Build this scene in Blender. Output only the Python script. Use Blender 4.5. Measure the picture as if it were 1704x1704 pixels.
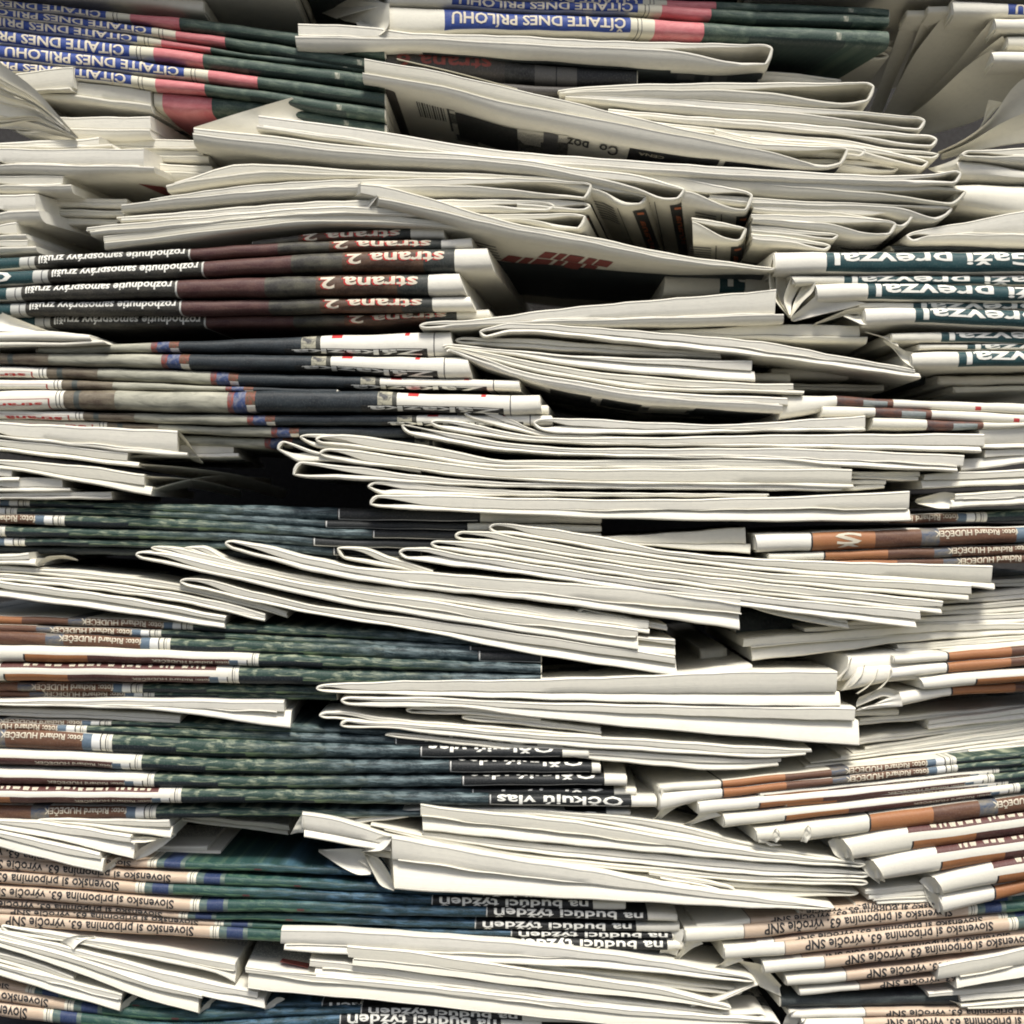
import bpy, bmesh, math, random
import numpy as np
from mathutils import Vector

for o in list(bpy.data.objects):
    bpy.data.objects.remove(o, do_unlink=True)
SC = bpy.context.scene
COL = SC.collection
random.seed(7)

# ------------------------------------------------------------ camera, sky, sun, exposure
PIX = 1.0 / 3000.0          # metres per photograph pixel on the front plane of the pile
DIST = 0.85                 # camera to front plane
HALF = 852.0
cam_data = bpy.data.cameras.new("camera")
cam = bpy.data.objects.new("camera", cam_data)
COL.objects.link(cam)
cam.location = (0, -DIST, 0)
cam.rotation_euler = (math.radians(90), 0, 0)
cam_data.sensor_width = 36.0
cam_data.lens = 36.0 * DIST / (1704 * PIX)
cam_data.clip_start = 0.01
cam_data.clip_end = 200.0
cam_data.dof.use_dof = True
cam_data.dof.focus_distance = DIST + 0.004
cam_data.dof.aperture_fstop = 7.0
SC.camera = cam

SUN_ELEV, SUN_ROT = 60.0, 168.0
world = bpy.data.worlds.new("World")
SC.world = world
world.use_nodes = True
wn = world.node_tree
wn.nodes.clear()
w_out = wn.nodes.new("ShaderNodeOutputWorld")
w_bg = wn.nodes.new("ShaderNodeBackground")
w_sky = wn.nodes.new("ShaderNodeTexSky")
w_sky.sky_type = 'NISHITA'
w_sky.sun_disc = False
w_sky.sun_elevation = math.radians(SUN_ELEV)
w_sky.sun_rotation = math.radians(SUN_ROT)
w_sky.air_density = 0.9
w_sky.dust_density = 3.5
w_sky.ozone_density = 0.6
w_bg.inputs["Strength"].default_value = 0.062
wn.links.new(w_sky.outputs[0], w_bg.inputs[0])
wn.links.new(w_bg.outputs[0], w_out.inputs[0])

sun_data = bpy.data.lights.new("sun", 'SUN')
sun_data.energy = 2.0
sun_data.angle = math.radians(16)
sun_data.color = (1.0, 0.965, 0.89)
sun = bpy.data.objects.new("sun", sun_data)
COL.objects.link(sun)
_e, _r = math.radians(SUN_ELEV), math.radians(SUN_ROT)
_dir = Vector((math.sin(_r) * math.cos(_e), math.cos(_r) * math.cos(_e), math.sin(_e)))  # towards the sun
sun.rotation_euler = _dir.to_track_quat('Z', 'Y').to_euler()
sun.location = _dir * 3

SC.view_settings.view_transform = 'Standard'
SC.view_settings.look = 'None'
SC.view_settings.gamma = 1.0
SC.view_settings.use_curve_mapping = False
SC.view_settings.exposure = 1.28
SC.render.engine = 'CYCLES'
SC.cycles.max_bounces = 7
SC.cycles.diffuse_bounces = 4
SC.cycles.filter_width = 1.9

# ------------------------------------------------------------ small tools
def at(px, py, d):
    """photograph pixel on the plane d millimetres behind the front -> point in metres"""
    k = PIX * (1 + d * 0.001 / DIST)
    return Vector(((px - HALF) * k, d * 0.001, (HALF - py) * k))

def P(s):
    if isinstance(s, str):
        return [tuple(float(v) for v in q.split(',')) for q in s.split()]
    return s

class Line:
    """smooth monotone curve y(x) through traced points"""
    def __init__(self, pts, rnd=None):
        pts = sorted(P(pts))
        self.x = np.array([p[0] for p in pts]); self.y = np.array([p[1] for p in pts])
        n = len(pts)
        if n == 1:
            self.x = np.array([self.x[0], self.x[0] + 1]); self.y = np.array([self.y[0], self.y[0]]); n = 2
        h = np.diff(self.x); dl = np.diff(self.y) / h
        m = np.zeros(n); m[0] = dl[0]; m[-1] = dl[-1]
        for i in range(1, n - 1):
            if dl[i-1] * dl[i] > 0:
                w1 = 2*h[i] + h[i-1]; w2 = h[i] + 2*h[i-1]
                m[i] = (w1 + w2) / (w1/dl[i-1] + w2/dl[i])
        self.m = m
        r = rnd or random
        self.ph = [(r.uniform(0, 6.28), r.uniform(70, 160), 0.6), (r.uniform(0, 6.28), r.uniform(25, 50), 0.16)]
    def __call__(self, x):
        X, Y, M = self.x, self.y, self.m
        if x <= X[0]: y = Y[0] + max(-.35, min(.35, M[0])) * (x - X[0])
        elif x >= X[-1]: y = Y[-1] + max(-.35, min(.35, M[-1])) * (x - X[-1])
        else:
            i = int(np.searchsorted(X, x)) - 1; i = max(0, min(len(X) - 2, i))
            h = X[i+1] - X[i]; t = (x - X[i]) / h
            y = ((2*t**3-3*t*t+1)*Y[i] + (t**3-2*t*t+t)*h*M[i] + (-2*t**3+3*t*t)*Y[i+1] + (t**3-t*t)*h*M[i+1])
        for p, w, a in self.ph: y += a * math.sin(x / w * 6.28 + p)
        return float(y)

def new_obj(name, me, parent=None, mats=()):
    for m in mats: me.materials.append(m)
    o = bpy.data.objects.new(name, me)
    COL.objects.link(o)
    if parent is not None:
        o.parent = parent
        o.matrix_parent_inverse = parent.matrix_world.inverted()
    return o

def sweep(name, rows, uvs, parent, mats, cap_mat=0, smooth_angle=38, flip=False):
    """rows: list of closed rings (same count) of points, swept along the paper; uvs per ring point"""
    n, k = len(rows), len(rows[0])
    verts = [p for r in rows for p in r]
    faces, fuv, fm = [], [], []
    for i in range(n - 1):
        for j in range(k):
            j2 = (j + 1) % k
            faces.append((i*k + j, i*k + j2, (i+1)*k + j2, (i+1)*k + j))
            a, b, c, d = uvs[i][j], uvs[i][j2], uvs[i+1][j2], uvs[i+1][j]
            fuv.append((a, b, c, d)); fm.append(0)
    faces.append(tuple(range(k - 1, -1, -1))); fuv.append(tuple((q[1]*0.0 + 3000 + q[2], q[3]) for q in reversed(uvs[0]))); fm.append(cap_mat)
    faces.append(tuple((n-1)*k + j for j in range(k))); fuv.append(tuple((3000 + q[2], q[3]) for q in uvs[-1])); fm.append(cap_mat)
    if flip:
        faces = [tuple(reversed(f)) for f in faces]; fuv = [tuple(reversed(f)) for f in fuv]
    me = bpy.data.meshes.new(name)
    me.from_pydata(verts, [], faces)
    uv = me.uv_layers.new(name="UVMap")
    flat = [c for f in fuv for q in f for c in (q[0], q[1])]
    uv.data.foreach_set("uv", flat)
    me.polygons.foreach_set("material_index", fm)
    me.polygons.foreach_set("use_smooth", [True] * len(faces))
    me.set_sharp_from_angle(angle=math.radians(smooth_angle))
    me.update()
    return new_obj(name, me, parent, mats)

# ------------------------------------------------------------ materials
MATS = {}
def srgb(*c):
    return tuple((v/255/12.92 if v/255 <= .04045 else ((v/255+.055)/1.055)**2.4) for v in c) + (1.0,)

class NT:
    def __init__(self, name):
        self.m = bpy.data.materials.new(name); self.m.use_nodes = True
        self.t = self.m.node_tree; self.t.nodes.clear()
        self.out = self.t.nodes.new("ShaderNodeOutputMaterial")
        self.b = self.t.nodes.new("ShaderNodeBsdfPrincipled")
        self.t.links.new(self.b.outputs[0], self.out.inputs[0])
        self.uv = self.t.nodes.new("ShaderNodeUVMap").outputs[0]
    def link(self, a, b): self.t.links.new(a, b)
    def val(self, inp, v):
        if hasattr(v, "links") or isinstance(v, bpy.types.NodeSocket): self.link(v, inp)
        else: inp.default_value = v
    def math(self, op, a, b=0.0, c=0.0):
        n = self.t.nodes.new("ShaderNodeMath"); n.operation = op
        self.val(n.inputs[0], a); self.val(n.inputs[1], b); self.val(n.inputs[2], c)
        return n.outputs[0]
    def mix(self, f, a, b):
        n = self.t.nodes.new("ShaderNodeMix"); n.data_type = 'RGBA'
        self.val(n.inputs[0], f); self.val(n.inputs[6], a); self.val(n.inputs[7], b)
        return n.outputs[2]
    def mapping(self, vec, scale, loc=(0, 0, 0)):
        n = self.t.nodes.new("ShaderNodeMapping"); self.link(vec, n.inputs[0])
        n.inputs[1].default_value = loc; n.inputs[3].default_value = scale
        return n.outputs[0]
    def noise(self, vec, scale=1.0, detail=3.0, rough=.5, dist=0.0):
        n = self.t.nodes.new("ShaderNodeTexNoise"); self.link(vec, n.inputs[0])
        n.inputs["Scale"].default_value = scale; n.inputs["Detail"].default_value = detail
        n.inputs["Roughness"].default_value = rough; n.inputs["Distortion"].default_value = dist
        return n.outputs[0]
    def ramp(self, f, lo, hi):
        n = self.t.nodes.new("ShaderNodeMapRange"); self.val(n.inputs[0], f)
        n.inputs[1].default_value = lo; n.inputs[2].default_value = hi
        return n.outputs[0]
    def sep(self):
        n = self.t.nodes.new("ShaderNodeSeparateXYZ"); self.link(self.uv, n.inputs[0])
        return n.outputs[0], n.outputs[1]
    def bump(self, h, strength, dist=0.0004):
        n = self.t.nodes.new("ShaderNodeBump"); n.inputs["Strength"].default_value = strength
        n.inputs["Distance"].default_value = dist
        self.link(h, n.inputs["Height"]); self.link(n.outputs[0], self.b.inputs["Normal"])
    def objrand(self):
        return self.t.nodes.new("ShaderNodeObjectInfo").outputs["Random"]
    def geo(self):
        return self.t.nodes.new("ShaderNodeNewGeometry").outputs["Position"]

PAPER_A, PAPER_B = (0.73, 0.703, 0.612, 1), (0.66, 0.64, 0.562, 1)
def paper_color(nt):
    pos = nt.geo()
    big = nt.noise(pos, 22, 3)
    fib = nt.noise(nt.mapping(pos, (600, 600, 900)), 1.0, 4, .7)
    c = nt.mix(nt.ramp(big, .3, .7), PAPER_A, PAPER_B)
    c = nt.mix(nt.math('MULTIPLY', nt.ramp(fib, .45, .8), .10), c, (.52, .50, .44, 1))
    rnd = nt.objrand()
    c = nt.mix(nt.math('MULTIPLY', rnd, .75), c, (.60, .575, .47, 1))
    smu = nt.noise(nt.mapping(pos, (35, 60, 110)), 1.0, 4, .65, .8)
    c = nt.mix(nt.math('MULTIPLY', nt.ramp(smu, .55, .8), .16), c, (.33, .32, .30, 1))
    mot = nt.noise(nt.mapping(pos, (260, 260, 420)), 1.0, 3, .6)
    c = nt.mix(nt.math('MULTIPLY', nt.ramp(mot, .48, .75), .16), c, (.40, .385, .34, 1))
    return c, big, fib

def mat_paper(name, streak=1.0, printed=False):
    nt = NT(name)
    c, big, fib = paper_color(nt)
    u, v = nt.sep()
    st = nt.noise(nt.mapping(nt.uv, (.015, 2.6, 1)), 1.0, 2, .6)
    c = nt.mix(nt.math('MULTIPLY', nt.ramp(st, .50, .72), .26 * streak), c, (.40, .385, .34, 1))
    if printed:
        blocks = nt.t.nodes.new("ShaderNodeTexVoronoi"); blocks.distance = 'CHEBYCHEV'
        nt.link(nt.mapping(nt.uv, (.03, .045, 1)), blocks.inputs[0]); blocks.inputs["Scale"].default_value = 1.0
        sepc = nt.t.nodes.new("ShaderNodeSeparateColor"); nt.link(blocks.outputs["Color"], sepc.inputs[0])
        pic = nt.noise(nt.mapping(nt.uv, (.25, .25, 1)), 1.0, 5, .7)
        lines = nt.math('LESS_THAN', nt.math('FRACT', nt.math('MULTIPLY', v, .38)), .55)
        word = nt.math('GREATER_THAN', nt.noise(nt.mapping(nt.uv, (.9, .38, 1)), 1.0, 1), .45)
        txt = nt.math('MULTIPLY', nt.math('MULTIPLY', lines, word), .6)
        dark = nt.mix(nt.ramp(pic, .35, .7), (.035, .04, .045, 1), (.26, .25, .22, 1))
        tc = nt.mix(txt, c, (.08, .08, .08, 1))
        ispic = nt.math('GREATER_THAN', sepc.outputs[0], .52)
        pc = nt.mix(ispic, tc, dark)
        m = nt.math('GREATER_THAN', v, nt.math('ADD', 22.0, nt.math('MULTIPLY', nt.objrand(), 40.0)))
        c = nt.mix(m, c, pc)
    nt.link(c, nt.b.inputs["Base Color"])
    nt.b.inputs["Roughness"].default_value = .72
    nt.b.inputs["Specular IOR Level"].default_value = .25
    h = nt.math('ADD', nt.math('MULTIPLY', st, .8 * streak), nt.math('MULTIPLY', fib, .5))
    nt.bump(h, .35)
    MATS[name] = nt.m
    return nt.m

M_OUT = mat_paper("newsprint_outer", .5, True)
M_IN = mat_paper("newsprint_pages", 1.0)
M_PLAIN = mat_paper("newsprint_plain", .35)

def mat_flat(name, col, rough=.7):
    nt = NT(name)
    f = nt.noise(nt.mapping(nt.geo(), (500, 500, 500)), 1.0, 3)
    c = nt.mix(nt.math('MULTIPLY', nt.ramp(f, .4, .75), .25), col, tuple(.6*a + .12 for a in col[:3]) + (1,))
    nt.link(c, nt.b.inputs["Base Color"]); nt.b.inputs["Roughness"].default_value = rough
    nt.b.inputs["Specular IOR Level"].default_value = .3
    MATS[name] = nt.m
    return nt.m

INK = {
    'white': mat_flat("ink_white", (.70, .69, .62, 1)),
    'cream': mat_flat("ink_cream", (.52, .47, .36, 1)),
    'black': mat_flat("ink_black", (.015, .015, .016, 1)),
    'bone': mat_flat("ink_bone", (.60, .54, .42, 1)),
    'dull_red': mat_flat("ink_dull_red", (.22, .055, .045, 1)),
    'red': mat_flat("ink_red", (.42, .025, .02, 1)),
    'orange': mat_flat("ink_orange", (.48, .14, .06, 1)),
    'grey': mat_flat("ink_grey", (.12, .12, .12, 1)),
    'dark': mat_flat("ink_dark", (.035, .036, .034, 1)),
}

def mat_design(name, layers):
    """layers: (u0,u1,v0,v1,colour[,second colour, noise scale u, noise scale v])"""
    nt = NT(name)
    base, big, fib = paper_color(nt)
    u, v = nt.sep()
    wob = nt.math('MULTIPLY', nt.math('SUBTRACT', nt.noise(nt.mapping(nt.uv, (.05, 2, 1)), 1.0, 2), .5), 1.6)
    uu = nt.math('ADD', u, wob)
    c = base
    for L in layers:
        u0, u1, v0, v1, col = L[:5]
        fade = L[10] if len(L) > 10 else 0
        lo_m = nt.ramp(uu, float(u0), float(u0) + fade) if fade else nt.math('GREATER_THAN', uu, float(u0))
        m = nt.math('MULTIPLY', lo_m, nt.math('LESS_THAN', uu, float(u1)))
        if v0 > -1: m = nt.math('MULTIPLY', m, nt.math('GREATER_THAN', v, float(v0)))
        if v1 < 2: m = nt.math('MULTIPLY', m, nt.math('LESS_THAN', v, float(v1)))
        if len(L) > 5:
            nz = nt.noise(nt.mapping(nt.uv, (L[6], L[7], 1)), 1.0, 5, .65, .6)
            lo, hi = (L[8], L[9]) if len(L) > 8 else (.38, .66)
            col = nt.mix(nt.ramp(nz, lo, hi), col, L[5])
        c = nt.mix(m, c, col)
    grain = nt.noise(nt.mapping(nt.uv, (.35, 9, 1)), 1.0, 3, .7)
    c = nt.mix(nt.math('MULTIPLY', nt.ramp(grain, .5, .85), .16), c, (.42, .40, .36, 1))
    nt.link(c, nt.b.inputs["Base Color"])
    nt.b.inputs["Roughness"].default_value = .58
    nt.b.inputs["Specular IOR Level"].default_value = .35
    nt.bump(nt.math('ADD', grain, fib), .22)
    MATS[name] = nt.m
    return nt.m

A = -9; Z = 9
CREAM = (.56, .53, .41, 1); BLK = (.016, .017, .018, 1); GREEN1 = (.028, .052, .040, 1)
def cream_lines(u0, w=38, third=True):
    L = [(u0, u0 + w, A, Z, CREAM)]
    L += [(u0 + w*.28, u0 + w*.28 + 1.4, A, Z, BLK), (u0 + w*.44, u0 + w*.44 + 1.4, A, Z, (.1, .1, .1, 1))]
    return L
D1 = mat_design("print_blue_band", [
    (92, 402, A, .86, (.018, .042, .19, 1), (.03, .062, .24, 1), .02, 3)] + cream_lines(402, 40) + [
    (442, 524, A, Z, (.46, .12, .13, 1), (.58, .22, .22, 1), .03, 2.5),
    (524, 1600, A, Z, GREEN1, (.17, .21, .15, 1), .03, 2.6, .46, .85), (744, 752, .3, .75, (.36, .36, .28, 1), (.05, .07, .05, 1), .2, 2), (600, 760, .7, Z, (.02, .035, .03, 1))])
D2 = mat_design("print_black_band", [
    (85, 475, .04, .92, (.010, .042, .047, 1), (.016, .058, .062, 1), .02, 2),
    (475, 500, A, Z, (.42, .42, .38, 1)), (489, 491, A, Z, (.1, .1, .1, 1)),
    (500, 756, A, Z, (.018, .018, .015, 1), (.05, .045, .035, 1), .05, 3),
    (756, 759, A, Z, (.5, .5, .45, 1)),
    (759, 905, A, Z, (.055, .019, .019, 1), (.10, .05, .04, 1), .02, 2.2),
    (905, 990, A, Z, (.03, .028, .024, 1), (.09, .085, .06, 1), .03, 2),
    (990, 1125, A, Z, (.045, .022, .013, 1), (.13, .075, .045, 1), .02, 2),
    (1125, 1177, A, Z, (.012, .02, .02, 1), (.06, .06, .05, 1), .03, 1.3)])
D3 = mat_design("print_jersey", [
    (-60, 82, .46, .50, (.25, .06, .05, 1)), (79, 82, .46, Z, (.3, .05, .04, 1)),
    (92, 93.5, A, Z, BLK), (98, 99.5, A, Z, BLK),
    (105, 200, A, Z, (.07, .05, .035, 1), (.17, .145, .10, 1), .03, 2), (122, 131, A, Z, (.05, .06, .055, 1)),
    (190, 380, A, Z, (.14, .14, .11, 1), (.38, .37, .29, 1), .016, 1.9, .34, .66),
    (378, 388, A, Z, (.22, .05, .035, 1), (.08, .08, .09, 1), .15, 3),
    (388, 410, A, Z, (.03, .05, .13, 1), (.22, .22, .24, 1), .14, 3, .45, .75),
    (408, 424, A, .7, (.20, .05, .03, 1), (.02, .06, .035, 1), .12, 3),
    (424, 640, A, Z, (.008, .012, .015, 1), (.022, .030, .035, 1), .03, 3),
    (628, 652, A, Z, (.40, .38, .28, 1), (.05, .05, .05, 1), .05, 2, .45, .62),
    (652, 660, A, Z, (.05, .05, .04, 1)),
    (678, 696, A, .20, (.45, .03, .03, 1)), (800, 808, A, .16, (.45, .03, .03, 1)),
    (600, 838, .68, Z, (.02, .02, .018, 1)), (848, 850, A, Z, (.06, .06, .06, 1))])
def picture_green(extra):
    return extra + [
    (478, 1000, A, Z, (.012, .028, .021, 1), (.20, .28, .14, 1), .018, 2.2, .42, .70), (478, 1000, A, .66, (.015, .04, .03, 1), (.40, .43, .29, 1), .035, 4.0, .49, .76),
    (478, 585, .5, Z, (.008, .014, .018, 1)),
    (585, 700, .72, Z, (.010, .02, .022, 1)),
    (650, 1000, A, Z, (.009, .022, .027, 1), (.22, .29, .30, 1), .028, 3.4, .46, .80, 220),
    (990, 1228, A, Z, (.010, .012, .013, 1)),
    (992, 994, .1, .85, (.5, .5, .47, 1)), (992, 1224, .80, .86, (.5, .5, .47, 1))]
OR = (.30, .128, .048, 1); BR = (.075, .032, .020, 1); BR2 = (.15, .075, .04, 1)
D4 = mat_design("print_orange_brown", picture_green([
    (86, 89, A, Z, BLK), (89, 193, .05, Z, OR, (.27, .11, .045, 1), .03, 2),
    (193, 430, .05, Z, BR, BR2, .012, 1.5), (270, 300, A, Z, (.04, .06, .10, 1), (.2, .17, .12, 1), .05, 2),
    (428, 444, .05, Z, (.09, .13, .17, 1)), (444, 458, .1, .9, (.62, .62, .58, 1)),
    (458, 460, A, Z, BLK), (460, 478, A, Z, (.60, .58, .49, 1)), (467, 468.5, A, Z, BLK), (471, 472, A, Z, (.2, .2, .2, 1))]))
D4W = mat_design("print_orange_white_strip", picture_green([
    (86, 89, .5, Z, BLK), (89, 193, .50, Z, OR, (.27, .11, .045, 1), .03, 2),
    (193, 430, .50, Z, (.058, .022, .020, 1), (.10, .045, .035, 1), .012, 1.5),
    (428, 444, .56, Z, (.09, .13, .17, 1)), (444, 458, .56, .9, (.62, .62, .58, 1)),
    (458, 460, .5, Z, BLK), (460, 478, A, Z, (.60, .58, .49, 1)), (467, 468.5, A, Z, BLK), (471, 472, A, Z, (.2, .2, .2, 1))]))
D4M = mat_design("print_maroon_letters", picture_green([
    (80, 440, A, .26, (.085, .028, .024, 1)),
    (86, 89, .58, Z, BLK), (89, 193, .58, Z, OR, (.27, .11, .045, 1), .03, 2),
    (193, 430, .58, Z, (.058, .022, .020, 1), (.10, .045, .035, 1), .012, 1.5),
    (428, 444, .62, Z, (.09, .13, .17, 1)), (444, 458, .62, .9, (.62, .62, .58, 1)),
    (458, 460, .6, Z, BLK), (460, 478, A, Z, (.60, .58, .49, 1)), (467, 468.5, A, Z, BLK), (471, 472, A, Z, (.2, .2, .2, 1))]))
D5 = mat_design("print_beige_caption", [
    (100, 474, A, Z, (.46, .35, .25, 1), (.53, .425, .325, 1), .02, 1.5),
    (100, 474, .86, Z, (.20, .03, .035, 1), (.45, .30, .2, 1), .012, .1, .4, .55),
    (98, 100, A, Z, (.2, .17, .14, 1)),
    (472, 487, A, Z, (.60, .57, .46, 1)), (477, 478.3, A, Z, BLK), (481, 482, A, Z, (.12, .12, .12, 1)),
    (487, 540, A, Z, (.05, .09, .09, 1), (.12, .15, .12, 1), .06, 2), (500, 527, A, Z, (.014, .028, .085, 1), (.03, .05, .10, 1), .1, 2),
    (535, 970, A, Z, (.016, .055, .045, 1), (.13, .24, .13, 1), .02, 2.2, .42, .70),
    (650, 662, .3, .8, (.18, .06, .05, 1)),
    (535, 970, A, .6, (.016, .055, .045, 1), (.14, .22, .13, 1), .04, 4, .52, .82), (600, 970, A, Z, (.009, .030, .038, 1), (.09, .19, .30, 1), .028, 3.0, .46, .80, 180),
    (967, 1234, A, Z, (.011, .012, .012, 1)), (965, 967, A, Z, (.45, .45, .42, 1))])
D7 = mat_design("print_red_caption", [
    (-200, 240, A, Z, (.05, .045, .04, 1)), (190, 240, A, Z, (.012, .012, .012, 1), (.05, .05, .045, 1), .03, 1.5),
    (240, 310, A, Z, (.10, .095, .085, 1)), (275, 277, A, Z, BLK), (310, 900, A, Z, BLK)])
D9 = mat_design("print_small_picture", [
    (88, 182, A, Z, (.035, .03, .035, 1), (.15, .06, .035, 1), .03, 1.2),
    (132, 172, .3, Z, (.16, .19, .18, 1), (.28, .30, .29, 1), .04, 2),
    (318, 328, .45, .85, (.42, .04, .04, 1))])
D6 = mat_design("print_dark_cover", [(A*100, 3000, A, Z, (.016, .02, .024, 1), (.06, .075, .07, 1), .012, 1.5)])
DESIGN = {'D1': D1, 'D2': D2, 'D3': D3, 'D4': D4, 'D4W': D4W, 'D4M': D4M, 'D5': D5, 'D7': D7, 'D9': D9, 'D6': D6}
# lettering: text, u at its right end (the print is upside down), u at its left end, top fraction, height in pixels, ink
LETTERS = {
    'D1': [("ČÍTAJTE DNES PRÍLOHU", 393, 104, .19, 16, 'bone')],
    'D2': [("Gaži prevzal", 440, 98, .10, 21, 'white'), ("rozhodnutie samosprávy zrušil", 750, 507, .10, 13, 'white'),
           ("strana 2", 1160, 998, .17, 19, 'bone')],
    'D3': [("strana", 70, -25, .66, 9, 'red'), ("Zákazka", 832, 612, .72, 12, 'white')],
    'D4': [("foto: Richard HUDEČEK", 430, 292, .16, 9, 'cream'), ("Očkujú vlas", 1214, 1004, .12, 14, 'white')],
    'D4W': [("foto: Richard HUDEČEK", 430, 300, .66, 6, 'cream'), ("Očkujú vlas", 1214, 1004, .12, 14, 'white')],
    'D4M': [("foto: Richard HUDEČEK", 430, 300, .72, 6, 'cream'), ("Očkujú vlas", 1214, 1004, .12, 14, 'white')],
    'D5': [("Slovensko si pripomína 63. výročie SNP", 445, 132, .16, 14, 'black'), ("na budúci týždeň", 1226, 978, .12, 15, 'white')],
    'D7': [("strana 6", 168, 10, .12, 24, 'dull_red')],
}

# ------------------------------------------------------------ lettering
TEXT = {}
def text_mesh(s):
    """flat triangulated outline of a string: verts in [0..1] along, height in cap units, faces"""
    if s in TEXT: return TEXT[s]
    cu = bpy.data.curves.new("lettering_source", 'FONT')
    cu.body = s; cu.size = 1.0; cu.offset = 0.022; cu.resolution_u = 2; cu.fill_mode = 'FRONT' if hasattr(cu, 'fill_mode') else cu.fill_mode
    cu.dimensions = '2D'
    ob = bpy.data.objects.new("lettering_source", cu); COL.objects.link(ob)
    dg = bpy.context.evaluated_depsgraph_get(); dg.update()
    me = bpy.data.meshes.new_from_object(ob.evaluated_get(dg))
    hooks = []
    for i, ch in enumerate(s):
        if ch == 'J':                    # the built-in face has no hook on its J: measure where the stem stands
            c2_ = cu.copy(); c2_.body = s[:i + 1]; o2_ = bpy.data.objects.new("lettering_source", c2_); COL.objects.link(o2_)
            bpy.context.view_layer.update(); m2_ = bpy.data.meshes.new_from_object(o2_.evaluated_get(bpy.context.evaluated_depsgraph_get()))
            hooks.append(max(v.co.x for v in m2_.vertices))
            bpy.data.objects.remove(o2_, do_unlink=True); bpy.data.curves.remove(c2_); bpy.data.meshes.remove(m2_)
    bpy.data.objects.remove(ob, do_unlink=True); bpy.data.curves.remove(cu)
    bm = bmesh.new(); bm.from_mesh(me); bpy.data.meshes.remove(me)
    for hx in hooks:
        ring = []
        for k in range(9):
            a_ = -math.pi * k / 8
            ring.append((bm.verts.new((hx - .19 + .19 * math.cos(a_), .18 + .20 * math.sin(a_), 0)), bm.verts.new((hx - .19 + .07 * math.cos(a_), .18 + .075 * math.sin(a_), 0))))
        for p_, q_ in zip(ring, ring[1:]): bm.faces.new((p_[0], p_[1], q_[1], q_[0]))
    xs = [v.co.x for v in bm.verts]; x0, x1 = min(xs), max(xs)
    for v in bm.verts:
        v.co.x = (v.co.x - x0) / (x1 - x0); v.co.y = v.co.y / 0.72; v.co.z = 0
    for h in [-.1 + .1*i for i in range(14)]:
        bmesh.ops.bisect_plane(bm, geom=bm.verts[:] + bm.edges[:] + bm.faces[:], plane_co=(0, h, 0), plane_no=(0, 1, 0))
    bmesh.ops.triangulate(bm, faces=bm.faces[:])
    bm.verts.index_update()
    TEXT[s] = ([(v.co.x, v.co.y) for v in bm.verts], [tuple(v.index for v in f.verts) for f in bm.faces])
    bm.free()
    return TEXT[s]

def letter(parent, surf, s, xr, xl, t0, th, ink, name="lettering", off=.00014, x_lo=-1e9, x_hi=1e9):
    """surf(x, t, off) -> point; upside-down text running from xr back to xl"""
    vs, fs = text_mesh(s)
    pts, keep, idx = [], [], {}
    for f in fs:
        q = [vs[i] for i in f]
        X = [xr - a * (xr - xl) for a, b in q]; T = [t0 + b * th for a, b in q]
        if max(T) > .985 or min(T) < .012 or min(X) < x_lo or max(X) > x_hi: continue
        g = []
        for i, x, t in zip(f, X, T):
            if i not in idx:
                idx[i] = len(pts); pts.append(surf(x, t, off))
            g.append(idx[i])
        keep.append(tuple(g))
    if len(keep) < 4: return None
    me = bpy.data.meshes.new(name); me.from_pydata(pts, [], keep)
    me.update()
    return new_obj(name, me, parent, [INK[ink]])

# ------------------------------------------------------------ newspapers
PAPERS = []
CL = {'ex': 0.0, 'L': 205, 'd': 0}
def set_cluster(key, look, phrase, group, ex=0.0, L=205, d=0.0):
    CL.update(key=key, look=look, phrase=phrase, group=group, ex=ex, L=L, d=d)

def root(x, y, d, look=None, label=None):
    e = bpy.data.objects.new("folded_newspaper", None)
    COL.objects.link(e)
    e.empty_display_size = .01
    e.location = at(x, y, d)
    bpy.context.view_layer.update()
    PAPERS.append(dict(o=e, key=CL['key'], look=look or CL['look'], phrase=CL['phrase'], group=CL['group'], y=y, x=x, label=label))
    return e

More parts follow.
